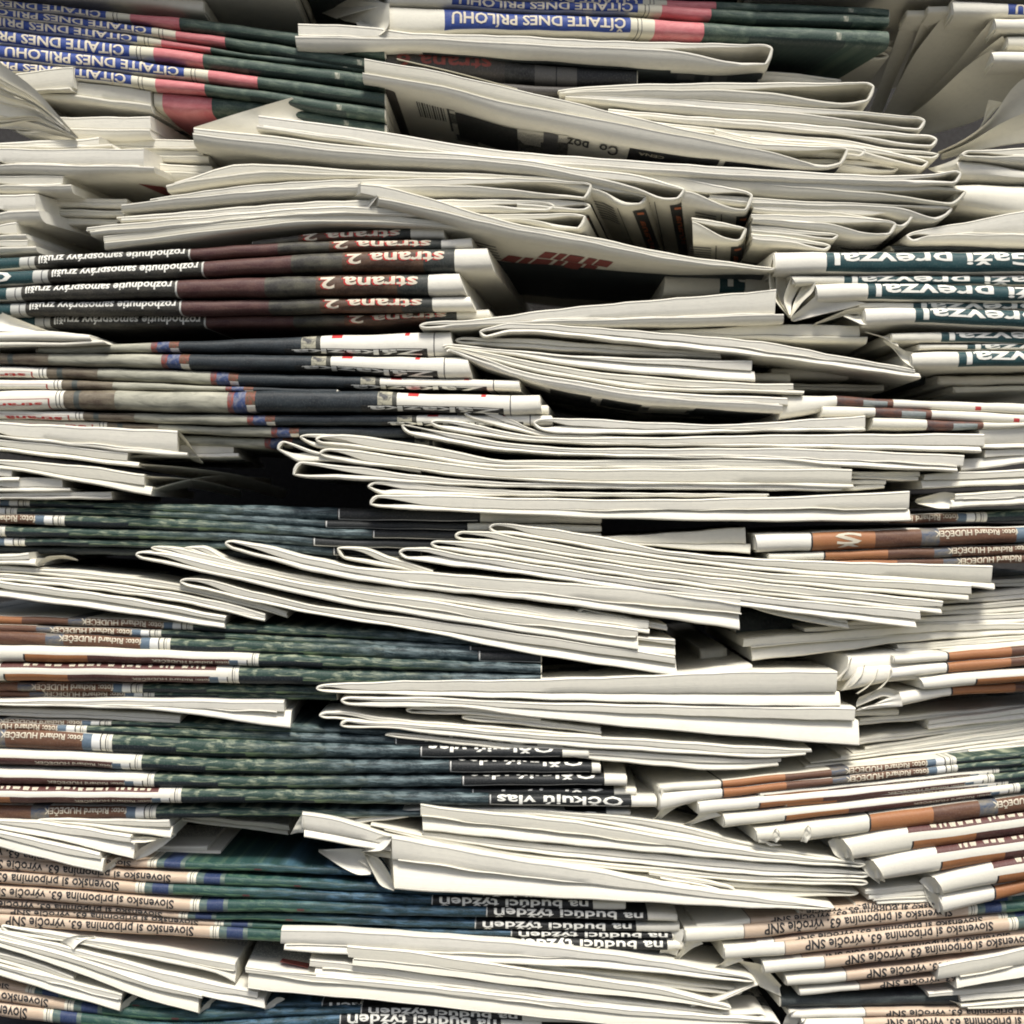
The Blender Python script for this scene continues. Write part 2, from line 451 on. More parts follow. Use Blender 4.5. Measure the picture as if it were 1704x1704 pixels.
V_OUT = [(0, 'L'), (0, 2.4), (.08, 1.15), (.33, .28), (.7, 0), (.95, .05), (1, .18), (1, 'L')]
A_OUT = [0, 0, .1, .33, .66, .9, 1, 1]
A_OUTY = [None, .85, .55, .26, .09, .03, 0, None]
def H(side, tip, top, mid, bot, d=0.0, style=None, ex=None, exr=None, gl=90, L=None, sl=.62, rim=3.6, dl=0, dr=0, look=None, label=None, plain=False):
    """newspaper folded once more: hairpin fold at `side`, two bundles running to the open end"""
    d += CL['d']
    rnd = random.Random(hash((round(tip[0]), round(tip[1]), len(PAPERS))) & 0xffff)
    sg = 1 if side == 'L' else -1
    top, mid, bot = P(top), P(mid), P(bot)
    far = max if sg > 0 else min
    xe_u, xe_l = far(p[0] for p in top), far(p[0] for p in bot)
    x_edge = min(p[0] for p in top + bot + [tip]), max(p[0] for p in top + bot + [tip])
    if xe_u > 1690: xe_u += 70
    if xe_l > 1690: xe_l += 70
    if sg < 0 and xe_u < 6: xe_u -= 70
    if sg < 0 and xe_l < 6: xe_l -= 70
    LT, LM, LB = Line(top, rnd), Line(mid, rnd), Line(bot, rnd)
    ymean = float(np.mean([p[1] for p in mid]))
    if style is None: style = 'A' if ymean < 560 else 'V'
    ex = CL['ex'] if ex is None else ex
    exr = ex if exr is None else exr
    Lm = (L or CL['L']) + rnd.uniform(-8, 8)
    N = 40
    rim = rim * rnd.uniform(.72, 1.2); svar = rnd.uniform(.75, 1.3); extra = rnd.random()
    tx, ty = tip
    jx_u, jx_l = rnd.uniform(-2.5, 2.5), rnd.uniform(-2.5, 2.5)
    def gap(x):
        f = max(0.0, 1 - abs(x - tx) / gl)
        return f * f * (3 - 2 * f)
    rr = 16.0
    rows = []
    for part in (0, 1):
        xe = xe_u if part == 0 else xe_l
        ks = range(N, -1, -1) if part == 0 else range(1, N + 1)
        for k in ks:
            f = (k / N) ** 1.7
            x = tx + (xe - tx) * f
            dx = abs(x - tx)
            b = math.sqrt(max(0, 1 - (1 - min(1, dx / rr)) ** 2))
            t_, b_, m_ = LT(x), LB(x), LM(x)
            xi = tx + sg * 4.0 + (xe + (jx_u if part == 0 else jx_l) - tx - sg * 4.0) * f
            g = max(0.0, (b_ - t_) - 2 * 4.2) * gap(x)
            m_ = max(min(m_, b_ - 3), t_ + 3)
            if part == 0:
                yo = ty + (t_ - ty) * b
                yi = max(min(m_, m_ * (1 - gap(x)) + .5 * (t_ + b_) * gap(x) - g / 2), t_ + 2.6)
                yi = ty + (yi - ty) * min(1.0, dx / 8.0)
            else:
                yo = ty + (b_ - ty) * b
                yi = min(max(m_ + .3, m_ * (1 - gap(x)) + .5 * (t_ + b_) * gap(x) + g / 2), b_ - 2.6)
                yi = ty + (yi - ty) * min(1.0, dx / 8.0)
            ff = (x - x_edge[0]) / max(1, x_edge[1] - x_edge[0])
            dd = d + dl * (1 - ff) + dr * ff + .35 * math.sin(x / 61 + rnd.random() * .0 + tx)
            al = 0.0
            if style == 'A':
                al = 0.0 if part == 0 and k > 3 else (1.0 if part == 1 and k > 8 else (.5 if part == 1 else .25))
            rows.append((x, yo, xi, yi, dd, al, ex * (1 - ff) + exr * ff))
    e = root(tx if 0 < tx < 1704 else (0 if tx < 0 else 1704), ty, d, look, label)
    ro, ri, uo, ui = [], [], [], []
    s = 0.0; px = None
    for (x, yo, xi, yi, dd, al, exx) in rows:
        a, b = at(x, yo, dd), at(xi, yi, dd)
        w = (b - a).length * 1000
        if px is not None: s += (Vector((x, yo)) - px).length / 3.0
        px = Vector((x, yo))
        rmm = rim / 3.0
        trV = min(.93, rmm / max(w, .01)); trA = 1 - min(.6, rmm * .8 / max(w, .01))
        tr = trV * (1 - al) + trA * al
        sl_ = sl * svar * (.22 if len(ro) < N + 1 else 1.0)
        oo, uu_ = [], []
        for j in range(8):
            tv, yv = V_OUT[j]; tv *= trV; yv = Lm if yv == 'L' else yv
            ta = A_OUT[j] * trA; ya = Lm if A_OUTY[j] is None else A_OUTY[j] * min(w, 9) + .25
            t = tv * (1 - al) + ta * al; y = yv * (1 - al) + ya * al
            p = a.lerp(b, t) + Vector((exx * y, y, 0)) * .001
            oo.append(p); uu_.append((s, y if j < 2 or j == 7 else t * w * .3, y * .2, t * w))
        n_, v_ = [], []
        rem = 1 - tr
        base = .22 * (1 - al)
        prof = [(0, Lm), (0, base + .05), (.06, base + .05), (.5, base + sl_ * w * rem * .45 * (1 - al) - .03 * al), (.92, base + sl_ * w * rem * .93 * (1 - al) + .1 * al), (1, base + sl_ * w * rem * (1 - al) + .5), (1, Lm)]
        for t, y in prof:
            tt = tr + .004 + t * (rem - .004)
            p = a.lerp(b, tt) + Vector((exx * y, y, 0)) * .001
            n_.append(p); v_.append((s, tt * w, y * .2, tt * w))
        ro.append(oo); uo.append(uu_); ri.append(n_); ui.append(v_)
    fl = sg < 0
    sweep("outer_sheet", ro, uo, e, [M_PLAIN if plain else M_OUT], flip=fl)
    sweep("inner_pages", ri, ui, e, [M_IN], flip=fl)
    wend = LB(xe_l - sg * 30) - LT(xe_l - sg * 30)
    if extra < .5 and wend > 13 and abs(xe_l - tx) > 160:
        r3, u3 = [], []
        xs_ = tx + (xe_u - tx) * rnd.uniform(.18, .5); xe_ = min(xe_u, xe_l) if sg > 0 else max(xe_u, xe_l)
        xe_ = xe_ + sg * rnd.uniform(-16, 3)
        ph = rnd.uniform(0, 6)
        for i in range(27):
            x = xs_ + (xe_ - xs_) * i / 26
            ff = (x - x_edge[0]) / max(1, x_edge[1] - x_edge[0])
            dd = d + dl * (1 - ff) + dr * ff
            yc = LM(x) + .9 * math.sin(x / 37 + ph) + .5 * math.sin(x / 13 + ph)
            hw = 1.15 * min(1, i / 6 + .1)
            yf = .35 + .25 * math.sin(x / 29 + ph) + 2.5 * max(0, 1 - i / 8) ** 2
            a, b = at(x, yc - hw, dd), at(x, yc + hw, dd)
            exx = ex * (1 - ff) + exr * ff
            ring = [a + Vector((exx * Lm, Lm, 0)) * .001, a + Vector((exx * yf, yf + .25, 0)) * .001, a.lerp(b, .5) + Vector((0, yf, 0)) * .001, b + Vector((exx * yf, yf + .25, 0)) * .001, b + Vector((exx * Lm, Lm, 0)) * .001]
            r3.append(ring); u3.append([(x / 3, q * .4, q, q) for q in range(5)])
        sweep("loose_page", r3, u3, e, [M_PLAIN], flip=sg < 0)
    def under(x, depth, off=.0002, line=LB, s=-1):
        ff = (x - x_edge[0]) / max(1, x_edge[1] - x_edge[0])
        dd = d + dl * (1 - ff) + dr * ff
        exx = ex * (1 - ff) + exr * ff
        return at(x, line(x), dd) + Vector((exx * depth * .001, depth * .001, s * off))
    e_info[e.name] = under
    return e
e_info = {}

B_PROF = [(0, None), (0, .55), (.05, .29), (.14, .11), (.30, .025), (.5, 0), (.70, .025), (.86, .11), (.95, .29), (1, .55), (1, None)]
def b_y(t):
    q = min(1, abs(2 * t - 1))
    return .55 * (1 - math.sqrt(max(0, 1 - q ** 3.2)))
def B(top, bot, d=0.0, design=None, x0=0, tshift=0.0, ex=None, exr=None, L=None, dl=0, dr=0, look=None, label=None, letters=True, u_max=None, bulge=1.0, x_lo=-1e9, x_hi=1e9):
    """newspaper with its rounded spine fold facing the camera"""
    d += CL['d']
    rnd = random.Random(hash((round(P(top)[0][0] * 3), round(P(top)[0][1]), len(PAPERS))) & 0xffff)
    top, bot = P(top), P(bot)
    xa, xb = min(p[0] for p in top), max(p[0] for p in top)
    xa2, xb2 = min(p[0] for p in bot), max(p[0] for p in bot)
    if xa < 2: xa, xa2 = min(xa, -120), min(xa2, -120)
    if xb > 1700: xb, xb2 = max(xb, 1824), max(xb2, 1824)
    LT, LB = Line(top, rnd), Line(bot, rnd)
    ex = CL['ex'] if ex is None else ex
    exr = ex if exr is None else exr
    Lm = (L or CL['L']) + rnd.uniform(-6, 6)
    N = max(10, min(44, int((xb - xa) / 22)))
    dfn = lambda x: d + dl * (1 - (x - xa) / (xb - xa)) + dr * (x - xa) / (xb - xa) + .25 * math.sin(x / 47 + d)
    exf = lambda x: ex + (exr - ex) * (x - xa) / (xb - xa)
    ts = [0, .02, .05, .1, .18, .3, .5, .7, .82, .9, .95, .98, 1]
    ring = [(0, None)] + [(t, t) for t in ts] + [(1, None)]
    def surf(x, t, off=0.0, f=None):
        a, b = at(x, LT(x), dfn(x)), at(x, LB(x), dfn(x))
        w = (b - a).length
        y = b_y(t) * min(w, .009) * 1.45 * bulge
        return a.lerp(b, t) + Vector((exf(x) * y, y - off, (.5 - t) * off * 2.2))
    rows, uvs, r2, u2 = [], [], [], []
    for i in range(N + 1):
        f = i / N
        x_t, x_b = xa + (xb - xa) * f, xa2 + (xb2 - xa2) * f
        rr_, uu = [], []
        for t, q in ring:
            x = x_t + (x_b - x_t) * t
            a, b = at(x, LT(x), dfn(x)), at(x, LB(x), dfn(x))
            w = (b - a).length
            y = Lm * .001 if q is None else b_y(t) * min(w, .009) * 1.45 * bulge
            rr_.append(a.lerp(b, t) + Vector((exf(x) * y, y, 0)))
            uu.append((x - x0, t, y * 200, t * w * 1000))
        rows.append(rr_); uvs.append(uu)
    e = root(max(2, min(1702, xa + (xb - xa) * .02)), LT(xa), d, look, label)
    mat = DESIGN[design] if design else M_PLAIN
    sweep("cover", rows, uvs, e, [mat, M_IN], cap_mat=1)
    # the block of inner pages, standing 1-2 pixels out of the open ends
    for i in range(N + 1):
        f = i / N
        j = 1.6
        x = (xa - j + max(0, xa2 - xa) * .5) + (xb - xa + 2 * j) * f
        rr_, uu = [], []
        for t, q in ((.14, None), (.14, .2), (.3, .12), (.5, .1), (.7, .12), (.86, .2), (.86, None)):
            xx = x
            a, b = at(xx, LT(xx), dfn(xx)), at(xx, LB(xx), dfn(xx))
            w = (b - a).length
            y = Lm * .001 - .003 if q is None else .0008 + q * min(w, .009)
            rr_.append(a.lerp(b, t) + Vector((exf(xx) * y, y, 0)))
            uu.append((xx, t * w * 1000, y * 200, t * w * 1000))
        r2.append(rr_); u2.append(uu)
    sweep("inner_pages", r2, u2, e, [M_IN])
    if design and letters:
        for s, ur, ul, t0, hp, ink in LETTERS.get(design, []):
            xr, xl = x0 + ur, x0 + ul
            if xl > min(xb, 1720) or xr < max(xa, -20): continue
            xm = min(max((xr + xl) / 2, xa), xb)
            w = LB(xm) - LT(xm)
            if s.startswith('O'): t0 = t0 + tshift
            th = max(min(hp / w, .82 - t0), .6 * hp / w) if w > 6 else hp / w
            if s == "strana 2":
                letter(e, surf, s, xr - 3, xl - 3, t0 + .03, th, 'red', "letter_shadow", .00009, max(xa, -60, x_lo) + 1, min(xb, 1770, x_hi) - 1)
            letter(e, surf, s, xr, xl, t0, th, ink, "lettering", .00018, max(xa, -60, x_lo) + 1, min(xb, 1770, x_hi) - 1)
        if design == 'D4M':
            marks(e, surf, x0, max(xa, -20), min(xb, 1720))
    e_info[e.name] = surf
    return e

def marks(e, surf, x0, lo, hi):
    """the row of cut-off headline letters along the maroon edge"""
    rnd = random.Random(int(x0) & 255)
    pts, fs = [], []
    u = 118
    while u < 425:
        w = rnd.choice((5, 7, 9, 11, 13))
        if x0 + u > lo and x0 + u + w < hi:
            b0 = len(pts)
            ta, tb = .05 + rnd.uniform(0, .02), .17 + rnd.uniform(-.03, .03)
            for (a, b) in ((0, ta), (w, ta), (w - 1.2, tb), (1.2, tb)):
                pts.append(surf(x0 + u + a, b, .00018))
            fs.append((b0, b0 + 1, b0 + 2, b0 + 3))
            if w > 8:
                b0 = len(pts)
                for (a, b) in ((w*.3, ta + .03), (w*.7, ta + .03), (w*.65, tb - .02), (w*.35, tb - .02)):
                    pts.append(surf(x0 + u + a, b, .00026))
                fs.append((b0, b0 + 1, b0 + 2, b0 + 3))
        u += w + rnd.choice((3, 4, 4, 12))
    if not fs: return
    me = bpy.data.meshes.new("lettering"); me.from_pydata(pts, [], fs); me.update()
    for i, p in enumerate(me.polygons): p.material_index = 0
    new_obj("lettering", me, e, [INK['cream']])

def leaf(e, ea, eb, bulge=3.0, name="curled_page", mat=None, thick=.35):
    """a page standing away from its bundle: ruled between two edges given as (x, y, depth) points, bowed by `bulge` mm"""
    def resample(E, n):
        E = [at(*q) for q in P(E)]
        ln = [0]
        for a, b in zip(E, E[1:]): ln.append(ln[-1] + (b - a).length)
        out = []
        for i in range(n + 1):
            s = ln[-1] * i / n; j = 0
            while j < len(E) - 2 and ln[j+1] < s: j += 1
            out.append(E[j].lerp(E[j+1], (s - ln[j]) / max(1e-9, ln[j+1] - ln[j])))
        # soften corners
        for _ in range(2):
            out = [out[0]] + [(out[i-1] + out[i] * 2 + out[i+1]) / 4 for i in range(1, n)] + [out[-1]]
        return out
    n, m = 14, 8
    a, b = resample(ea, n), resample(eb, n)
    vs, fs, uv = [], [], []
    for side in (0, 1):
        for i in range(n + 1):
            for j in range(m + 1):
                t = j / m
                p = a[i].lerp(b[i], t)
                y = math.sin(t * math.pi) * bulge + .4 * math.sin(i * .9 + t * 3) * math.sin(t * math.pi)
                vs.append(p + Vector((0, (y + side * thick) * .001, -(.0003 if side else 0))))
                uv.append((i * 2.0, t * 6))
    K = (n + 1) * (m + 1)
    idx = lambda s, i, j: s * K + i * (m + 1) + j
    for i in range(n):
        for j in range(m):
            fs.append((idx(0, i, j), idx(0, i, j+1), idx(0, i+1, j+1), idx(0, i+1, j)))
            fs.append((idx(1, i, j), idx(1, i+1, j), idx(1, i+1, j+1), idx(1, i, j+1)))
    for i in range(n):
        fs.append((idx(0, i, 0), idx(0, i+1, 0), idx(1, i+1, 0), idx(1, i, 0)))
        fs.append((idx(0, i, m), idx(1, i, m), idx(1, i+1, m), idx(0, i+1, m)))
    for j in range(m):
        fs.append((idx(0, 0, j), idx(1, 0, j), idx(1, 0, j+1), idx(0, 0, j+1)))
        fs.append((idx(0, n, j), idx(0, n, j+1), idx(1, n, j+1), idx(1, n, j)))
    me = bpy.data.meshes.new(name); me.from_pydata(vs, [], fs)
    u = me.uv_layers.new(name="UVMap")
    for lp in me.loops: u.data[lp.index].uv = uv[lp.vertex_index]
    bm = bmesh.new(); bm.from_mesh(me); bmesh.ops.recalc_face_normals(bm, faces=bm.faces[:]); bm.to_mesh(me); bm.free()
    me.polygons.foreach_set("use_smooth", [True] * len(me.polygons)); me.set_sharp_from_angle(angle=math.radians(50))
    return new_obj(name, me, e, [mat or M_PLAIN])

def patch(e, x0, x1, da, db, ink, name="picture", off=.0003, n=10, slant=0.0):
    """flat print on the underside of a bundle: pixel columns x0..x1, depths da..db mm"""
    under = e_info[e.name]
    pts, fs = [], []
    for i in range(n + 1):
        x = x0 + (x1 - x0) * i / n
        pts += [under(x, da + slant * i / n, off), under(x, db + slant * i / n, off)]
    for i in range(n):
        fs.append((2*i, 2*i + 1, 2*i + 3, 2*i + 2))
    me = bpy.data.meshes.new(name); me.from_pydata(pts, [], fs)
    uv = me.uv_layers.new(name="UVMap")
    for lp in me.loops:
        i = lp.vertex_index
        uv.data[lp.index].uv = (x0 + (x1 - x0) * (i // 2) / n, (da if i % 2 == 0 else db))
    me.update()
    return new_obj(name, me, e, [INK[ink] if isinstance(ink, str) else ink])
# ============================================================ the setting
def box_sheet(name, pts, faces, mat):
    me = bpy.data.meshes.new(name); me.from_pydata(pts, [], faces); me.update()
    o = new_obj(name, me, None, [mat]); o['kind'] = 'structure'; o['label'] = {'ground': 'dark asphalt ground under the pile', 'back_wall': 'plain wall behind the pile'}[name]
    return o
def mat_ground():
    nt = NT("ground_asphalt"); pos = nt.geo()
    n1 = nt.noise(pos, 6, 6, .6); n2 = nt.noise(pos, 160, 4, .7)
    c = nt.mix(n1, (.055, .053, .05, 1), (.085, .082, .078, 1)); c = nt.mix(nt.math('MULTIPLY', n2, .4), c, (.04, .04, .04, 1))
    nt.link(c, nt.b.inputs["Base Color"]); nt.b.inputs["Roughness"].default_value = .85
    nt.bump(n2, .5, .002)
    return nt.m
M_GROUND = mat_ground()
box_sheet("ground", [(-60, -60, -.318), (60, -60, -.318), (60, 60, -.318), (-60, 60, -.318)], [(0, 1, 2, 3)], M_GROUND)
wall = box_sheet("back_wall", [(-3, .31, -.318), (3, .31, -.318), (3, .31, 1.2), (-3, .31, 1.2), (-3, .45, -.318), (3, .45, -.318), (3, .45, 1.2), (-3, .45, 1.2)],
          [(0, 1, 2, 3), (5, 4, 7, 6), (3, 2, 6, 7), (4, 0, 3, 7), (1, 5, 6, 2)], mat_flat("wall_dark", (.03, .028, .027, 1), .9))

# unseen rows carrying the pile on above the frame, added to block light from above
set_cluster('above', 'newspaper', 'of the unseen rows added above to block light', 'unseen newspapers added above the picture', ex=0, d=-6)
for k in range(5):
    y = -52 - 30 * k
    for xa_, xb_ in ((-120, 480), (490, 1250), (1262, 1824)):
        if k == 0 and xa_ == 490: continue
        B(f"{xa_},{y} {xb_},{y+4}", f"{xa_},{y+27} {xb_},{y+30}", 4 - 3 * k, 'D6' if (k + xa_) % 2 else None, 0, look='plain newspaper')
# ============================================================ upper left: blue-banded pile
set_cluster('blue_left', 'newspaper with blue and pink printed spine', 'in the blue-banded pile at upper left', 'blue-banded newspapers of the upper left pile', ex=.02, d=10)
B("-40,-8 176,17 213,21 297,26 426,43 550,60 640,72", "-40,10 100,22 176,31 213,34 297,47 426,64 550,84 640,98", 1, 'D1', -226)
B("-40,8 0,12 232,41 300,50 426,66 550,85 640,98", "-40,22 0,27 252,59 290,64 372,76 426,86 550,108 640,122", 1.5, 'D1', -150)
B("-40,18 0,24 225,57 265,63 350,78 426,90 550,100 640,112", "-40,42 0,47 228,72 266,76 349,86 426,98 550,113 640,126", 3, 'D1', -174)
B("-40,42 0,47 215,71 337,86 426,98 550,112 640,124", "-40,68 0,73 215,97 254,98 337,110 426,122 550,138 640,150", 1, 'D1', -187)
B("-40,67 0,72 150,87 306,110 344,114 426,124 550,140 640,152", "-40,92 0,98 306,130 344,134 426,145 550,163 640,176", 0, 'D1', -96)
B("-40,95 0,99 100,108 218,121 256,127 340,137 426,147 550,165 640,178", "-40,114 0,118 100,128 218,143 256,148 340,155 426,166 550,188 640,200", 1, 'D1', -184)
B("255,149 340,157 426,168 550,190 640,204", "258,180 300,188 355,188 426,190 550,210 640,226", 6, 'D1', -172)
B("-40,-30 200,-22 338,-3", "-40,-12 200,4 338,21", 2, None, look='pale newspaper above the blue bands')

# upper middle: two blue-banded papers and the white one under them
set_cluster('blue_mid', 'newspaper with blue and pink printed spine', 'of the two blue-banded papers at top middle', 'blue-banded newspapers at the top middle', ex=-.26, L=200, d=6)
B("646,-36 740,-34 852,-24 1060,-6 1400,8 1480,12", "648,-14 740,-13 852,-2 1060,14 1400,24 1480,30", 4, 'D1', 668)
B("648,-12 740,-12 852,-1 1060,2 1150,8 1275,16 1400,20 1480,24", "648,8 740,9 852,17 1050,22 1150,30 1275,38 1400,42 1480,45", 2, 'D1', 660)
b1 = B("648,7 738,10 852,18 1050,25 1150,32 1275,40 1400,44 1480,48", "648,60 738,57 770,52 852,53 1050,58 1150,63 1400,76 1480,80", 0, 'D1', 648)
leaf(b1, "648,6,6 648,22,3 648,40,2 640,54,3 628,60,6", "520,-12,80 545,12,70 572,36,55 590,34,40 604,38,26", 2)
leaf(b1, "628,60,6 615,58,8 598,46,12 592,37,22", "640,52,16 618,44,22 606,38,28 600,34,34", 1)
leaf(b1, "560,30,52 600,18,30 646,8,9", "450,-20,140 500,-30,110 600,-22,30", 4)
set_cluster('under_blue', 'white newspaper with rounded fold at its end', 'beneath the blue-banded papers at top middle', 'white newspapers beneath the blue bands', ex=.05, d=5)
w1 = H('R', (1287, 81), "496,38 590,41 700,54 852,58 975,65 1278,73", "496,59 600,61 700,62 852,70 1000,77 1155,82 1262,87", "492,79 560,82 700,79 852,91 940,96 1000,101 1120,109 1200,113 1262,110", 0, gl=200)
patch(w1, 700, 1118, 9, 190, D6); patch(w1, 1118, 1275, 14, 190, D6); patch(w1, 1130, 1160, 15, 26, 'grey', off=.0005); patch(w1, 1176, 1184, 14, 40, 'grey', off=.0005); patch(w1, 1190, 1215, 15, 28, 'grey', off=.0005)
set_cluster('red_mid', 'dim newspaper with red caption', 'deep in the gap at top middle', 'newspapers deep in the top middle gap', d=16)
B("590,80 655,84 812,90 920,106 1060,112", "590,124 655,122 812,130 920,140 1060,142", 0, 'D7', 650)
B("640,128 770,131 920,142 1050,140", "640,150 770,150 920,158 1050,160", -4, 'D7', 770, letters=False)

# upper middle: the paper with the barcode and the fan of folds right of it
set_cluster('barcode', 'white newspaper sloping down to the right', 'with barcode and picture on its underside', 'white newspapers of the upper middle', ex=.02, d=2)
bc = H('R', (1412, 249), "606,97 700,112 852,146 940,166 1060,195 1200,226 1278,239 1392,243", "604,121 720,139 852,171 990,196 1100,217 1278,249 1385,263", "603,134 720,153 852,196 1000,228 1100,248 1200,262 1278,272 1375,281 1396,276", 0, gl=160, exr=.0, plain=True)
leaf(bc, "660,97,8 760,120,8 860,147,7", "664,101,30 764,126,30 866,153,30", 0, name="inner_page")
for i, (bx, bw) in enumerate(((0, 2), (4, 1.5), (8, 3), (13, 1.5), (17, 2.4), (22, 1.3), (26, 3), (31, 1.6), (35, 2.2), (40, 3), (45, 1.5))):
    patch(bc, 686 + bx, 686 + bx + bw, 26 + bx*.1, 60, 'dark', "barcode_bar", n=1)
patch(bc, 742, 948, 30, 100, M_OUT, "picture", slant=-18); patch(bc, 738, 752, 28, 80, 'dark', "picture")
patch(bc, 752, 860, 30, 90, 'dark', "picture", .0005, slant=-10)
patch(bc, 905, 930, 14, 60, 'grey', "picture", .0005)
patch(bc, 1050, 1200, 10, 60, 'black', "picture", slant=-4); patch(bc, 1210, 1400, 7, 60, 'black', "picture", slant=-3)
def under_text(e, s, xr, xl, d0, dh, ink):
    u = e_info[e.name]
    letter(e, lambda x, t, off: u(x, d0 + t * dh, .0006), s, xr, xl, .02, .9, ink)
under_text(bc, "Čo", 1032, 1000, 12, 22, 'dark'); under_text(bc, "poz", 982, 945, 14, 24, 'dark'); under_text(bc, "CENA", 1110, 1066, 14, 7, 'cream')

set_cluster('fan_upper_right', 'grey-white newspaper with rounded fold', 'of the fan right of the barcode paper', 'folded newspapers right of the barcode paper', ex=.05, d=7)
H('R', (1456, 144), "930,149 1000,141 1100,138 1278,136 1440,136", "930,152 970,150 1100,147 1278,149 1437,150", "930,158 1000,162 1278,172 1400,178 1447,170", 0, gl=260)
H('R', (1541, 201), "930,152 1100,161 1278,173 1450,186 1530,193", "935,158 1100,172 1278,184 1450,196 1528,206", "940,164 1100,184 1278,200 1453,213 1533,217", 1.5, gl=230)
H('R', (1561, 232), "1012,180 1150,192 1278,200 1428,213 1548,224", "1012,184 1150,196 1278,206 1478,230 1550,237", "1012,190 1150,206 1278,215 1378,222 1503,242 1552,246", 2.5, gl=180)
H('R', (1564, 256), "1070,198 1130,206 1278,220 1413,233 1485,246 1552,252", "1070,202 1130,211 1278,226 1413,240 1490,254 1553,259", "1070,206 1130,216 1278,231 1413,245 1500,262 1556,265", 4, gl=120)
H('R', (1546, 269), "1250,226 1420,240 1480,251 1532,262", "1250,230 1420,247 1480,260 1532,271", "1250,238 1420,258 1480,270 1535,280", 3, gl=120)
H('R', (1442, 250), "1190,214 1278,232 1380,240 1432,244", "1190,220 1278,240 1380,248 1432,255", "1190,226 1278,250 1380,257 1432,262", 2, gl=120)
H('R', (1496, 279), "1330,262 1428,266 1460,268 1490,275", "1330,270 1428,275 1470,279 1488,282", "1330,280 1428,286 1488,287", 9, gl=80)
H('R', (1401, 133), "1262,116 1330,122 1390,129", "1262,122 1330,127 1390,134", "1262,134 1330,137 1392,138", 22, gl=60)

# long white papers in the upper centre
set_cluster("centre_up", "long white folded newspaper", "of the long white fan under the barcode paper", "long white newspapers of the upper centre", ex=.03)
H('R', (1601, 289), "430,191 596,212 852,251 1000,262 1278,281 1500,291 1560,287 1592,282", "426,208 576,229 852,262 1100,280 1278,291 1500,298 1583,296", "426,214 576,236 852,271 1100,290 1278,300 1500,308 1590,306", 2, gl=110)
c2 = H('R', (1140, 315), "322,212 426,222 600,243 852,262 952,277 1065,291 1128,308", "320,221 426,233 626,254 852,269 962,288 1040,303 1100,318 1125,321", "322,238 426,254 576,268 852,285 962,301 1060,320 1110,334 1130,332", 0, gl=150, ex=-.08, exr=.15, plain=True)
leaf(c2, "322,212,4 400,187,8 485,162,10", "432,232,14 500,215,14 552,207,26", 1.5, name="raised_corner")
c3 = H('R', (1077, 327), "290,302 412,271 600,282 852,290 962,300 1040,314 1068,322", "275,304 458,284 600,289 852,295 962,305 1020,320 1063,330", "278,318 458,298 600,296 852,300 1000,326 1040,345 1066,342", 3, gl=90, exr=.16, plain=True)
c4 = H('R', (985, 308), "250,330 330,318 426,306 576,298 852,295 976,302", "195,337 300,328 426,317 580,309 852,307 930,309 976,310", "200,352 300,343 426,332 576,322 852,327 983,331", 1, gl=260, exr=.15, plain=True)
c4b = H('R', (983, 343), "860,331 925,332 970,335", "860,338 925,343 974,345", "860,346 940,352 978,351", 4, gl=60, exr=.15, plain=True)
H('R', (923, 342), "195,360 300,352 426,341 560,333 852,331 915,335", "198,363 300,358 426,350 560,342 852,341 912,343", "200,370 426,358 560,350 852,353 917,351", 3, gl=120, exr=.15)
c6 = H('R', (975, 360), "145,377 300,363 426,352 560,343 852,356 930,354 966,356", "147,384 300,372 426,361 560,352 852,363 930,366 965,363", "150,392 300,380 426,364 560,358 852,368 930,381 972,382", 2, gl=110, exr=.15, plain=True)
H('R', (840, 378), "172,392 300,378 426,364 540,355 830,374", "180,402 300,388 426,374 540,365 830,378", "172,413 300,398 426,382 540,373 830,384", 3, gl=60)
def spine_print(e, x0, x1, xc, d0=12, d1=185):
    """dark masthead strip with an orange caption on the outside of the fold"""
    patch(e, x0, x1, d0, d1, 'dark', "masthead", n=4)
    u = e_info[e.name]
    vs, fs = text_mesh("strana 1")
    pts = [u(xc + (b - .5) * 11, d0 + 5 + (1 - a) * min(120, d1 - d0 - 12), .0007) for a, b in vs]
    me = bpy.data.meshes.new("lettering"); me.from_pydata(pts, [], fs); me.update()
    new_obj("lettering", me, e, [INK['orange']])
    patch(e, x0 - 26, x0 - 24.6, d0 - 2, d1, 'dark', "rule", n=1)
    for k in range(7):
        patch(e, x0 - 70, x0 - 34, d0 + 6 + k*8, d0 + 9 + k*8, 'grey', "text_line", n=2)
spine_print(c2, 1113, 1136, 1126); spine_print(c3, 1050, 1072, 1062); spine_print(c4, 958, 981, 971); spine_print(c6, 952, 972, 963); spine_print(c4b, 958, 977, 969)

set_cluster('curl', 'white newspaper sloping right, end curled open at its left', 'above the strana 2 pile', 'curled white newspaper', ex=-.5, d=-3)
cu = H('R', (1292, 446), "600,304 640,309 720,330 852,369 975,391 1130,423 1275,443", "628,327 720,346 852,377 975,399 1130,430 1278,447", "632,340 720,362 852,396 975,416 1130,441 1278,450", 0, gl=60, exr=.1, plain=True)
leaf(cu, "600,303,-1 612,310,-1 628,326,-2", "533,382,50 540,382,44 546,380,40", 6)
leaf(cu, "628,327,-2 618,340,0 604,360,6", "560,352,26 548,372,34 538,382,44", 3)
leaf(cu, "604,304,1 616,318,2 606,345,9", "548,364,36 543,376,40 536,383,46", 7, name="inner_page")
for k in range(9): patch(cu, 800 + k*6, 850 + k*7, 26 + k*7, 28.5 + k*7, 'grey', "text_line", n=3, slant=3)
patch(cu, 850, 1275, 70, 190, D6, slant=-56); patch(cu, 700, 850, 90, 190, M_OUT, slant=-20)
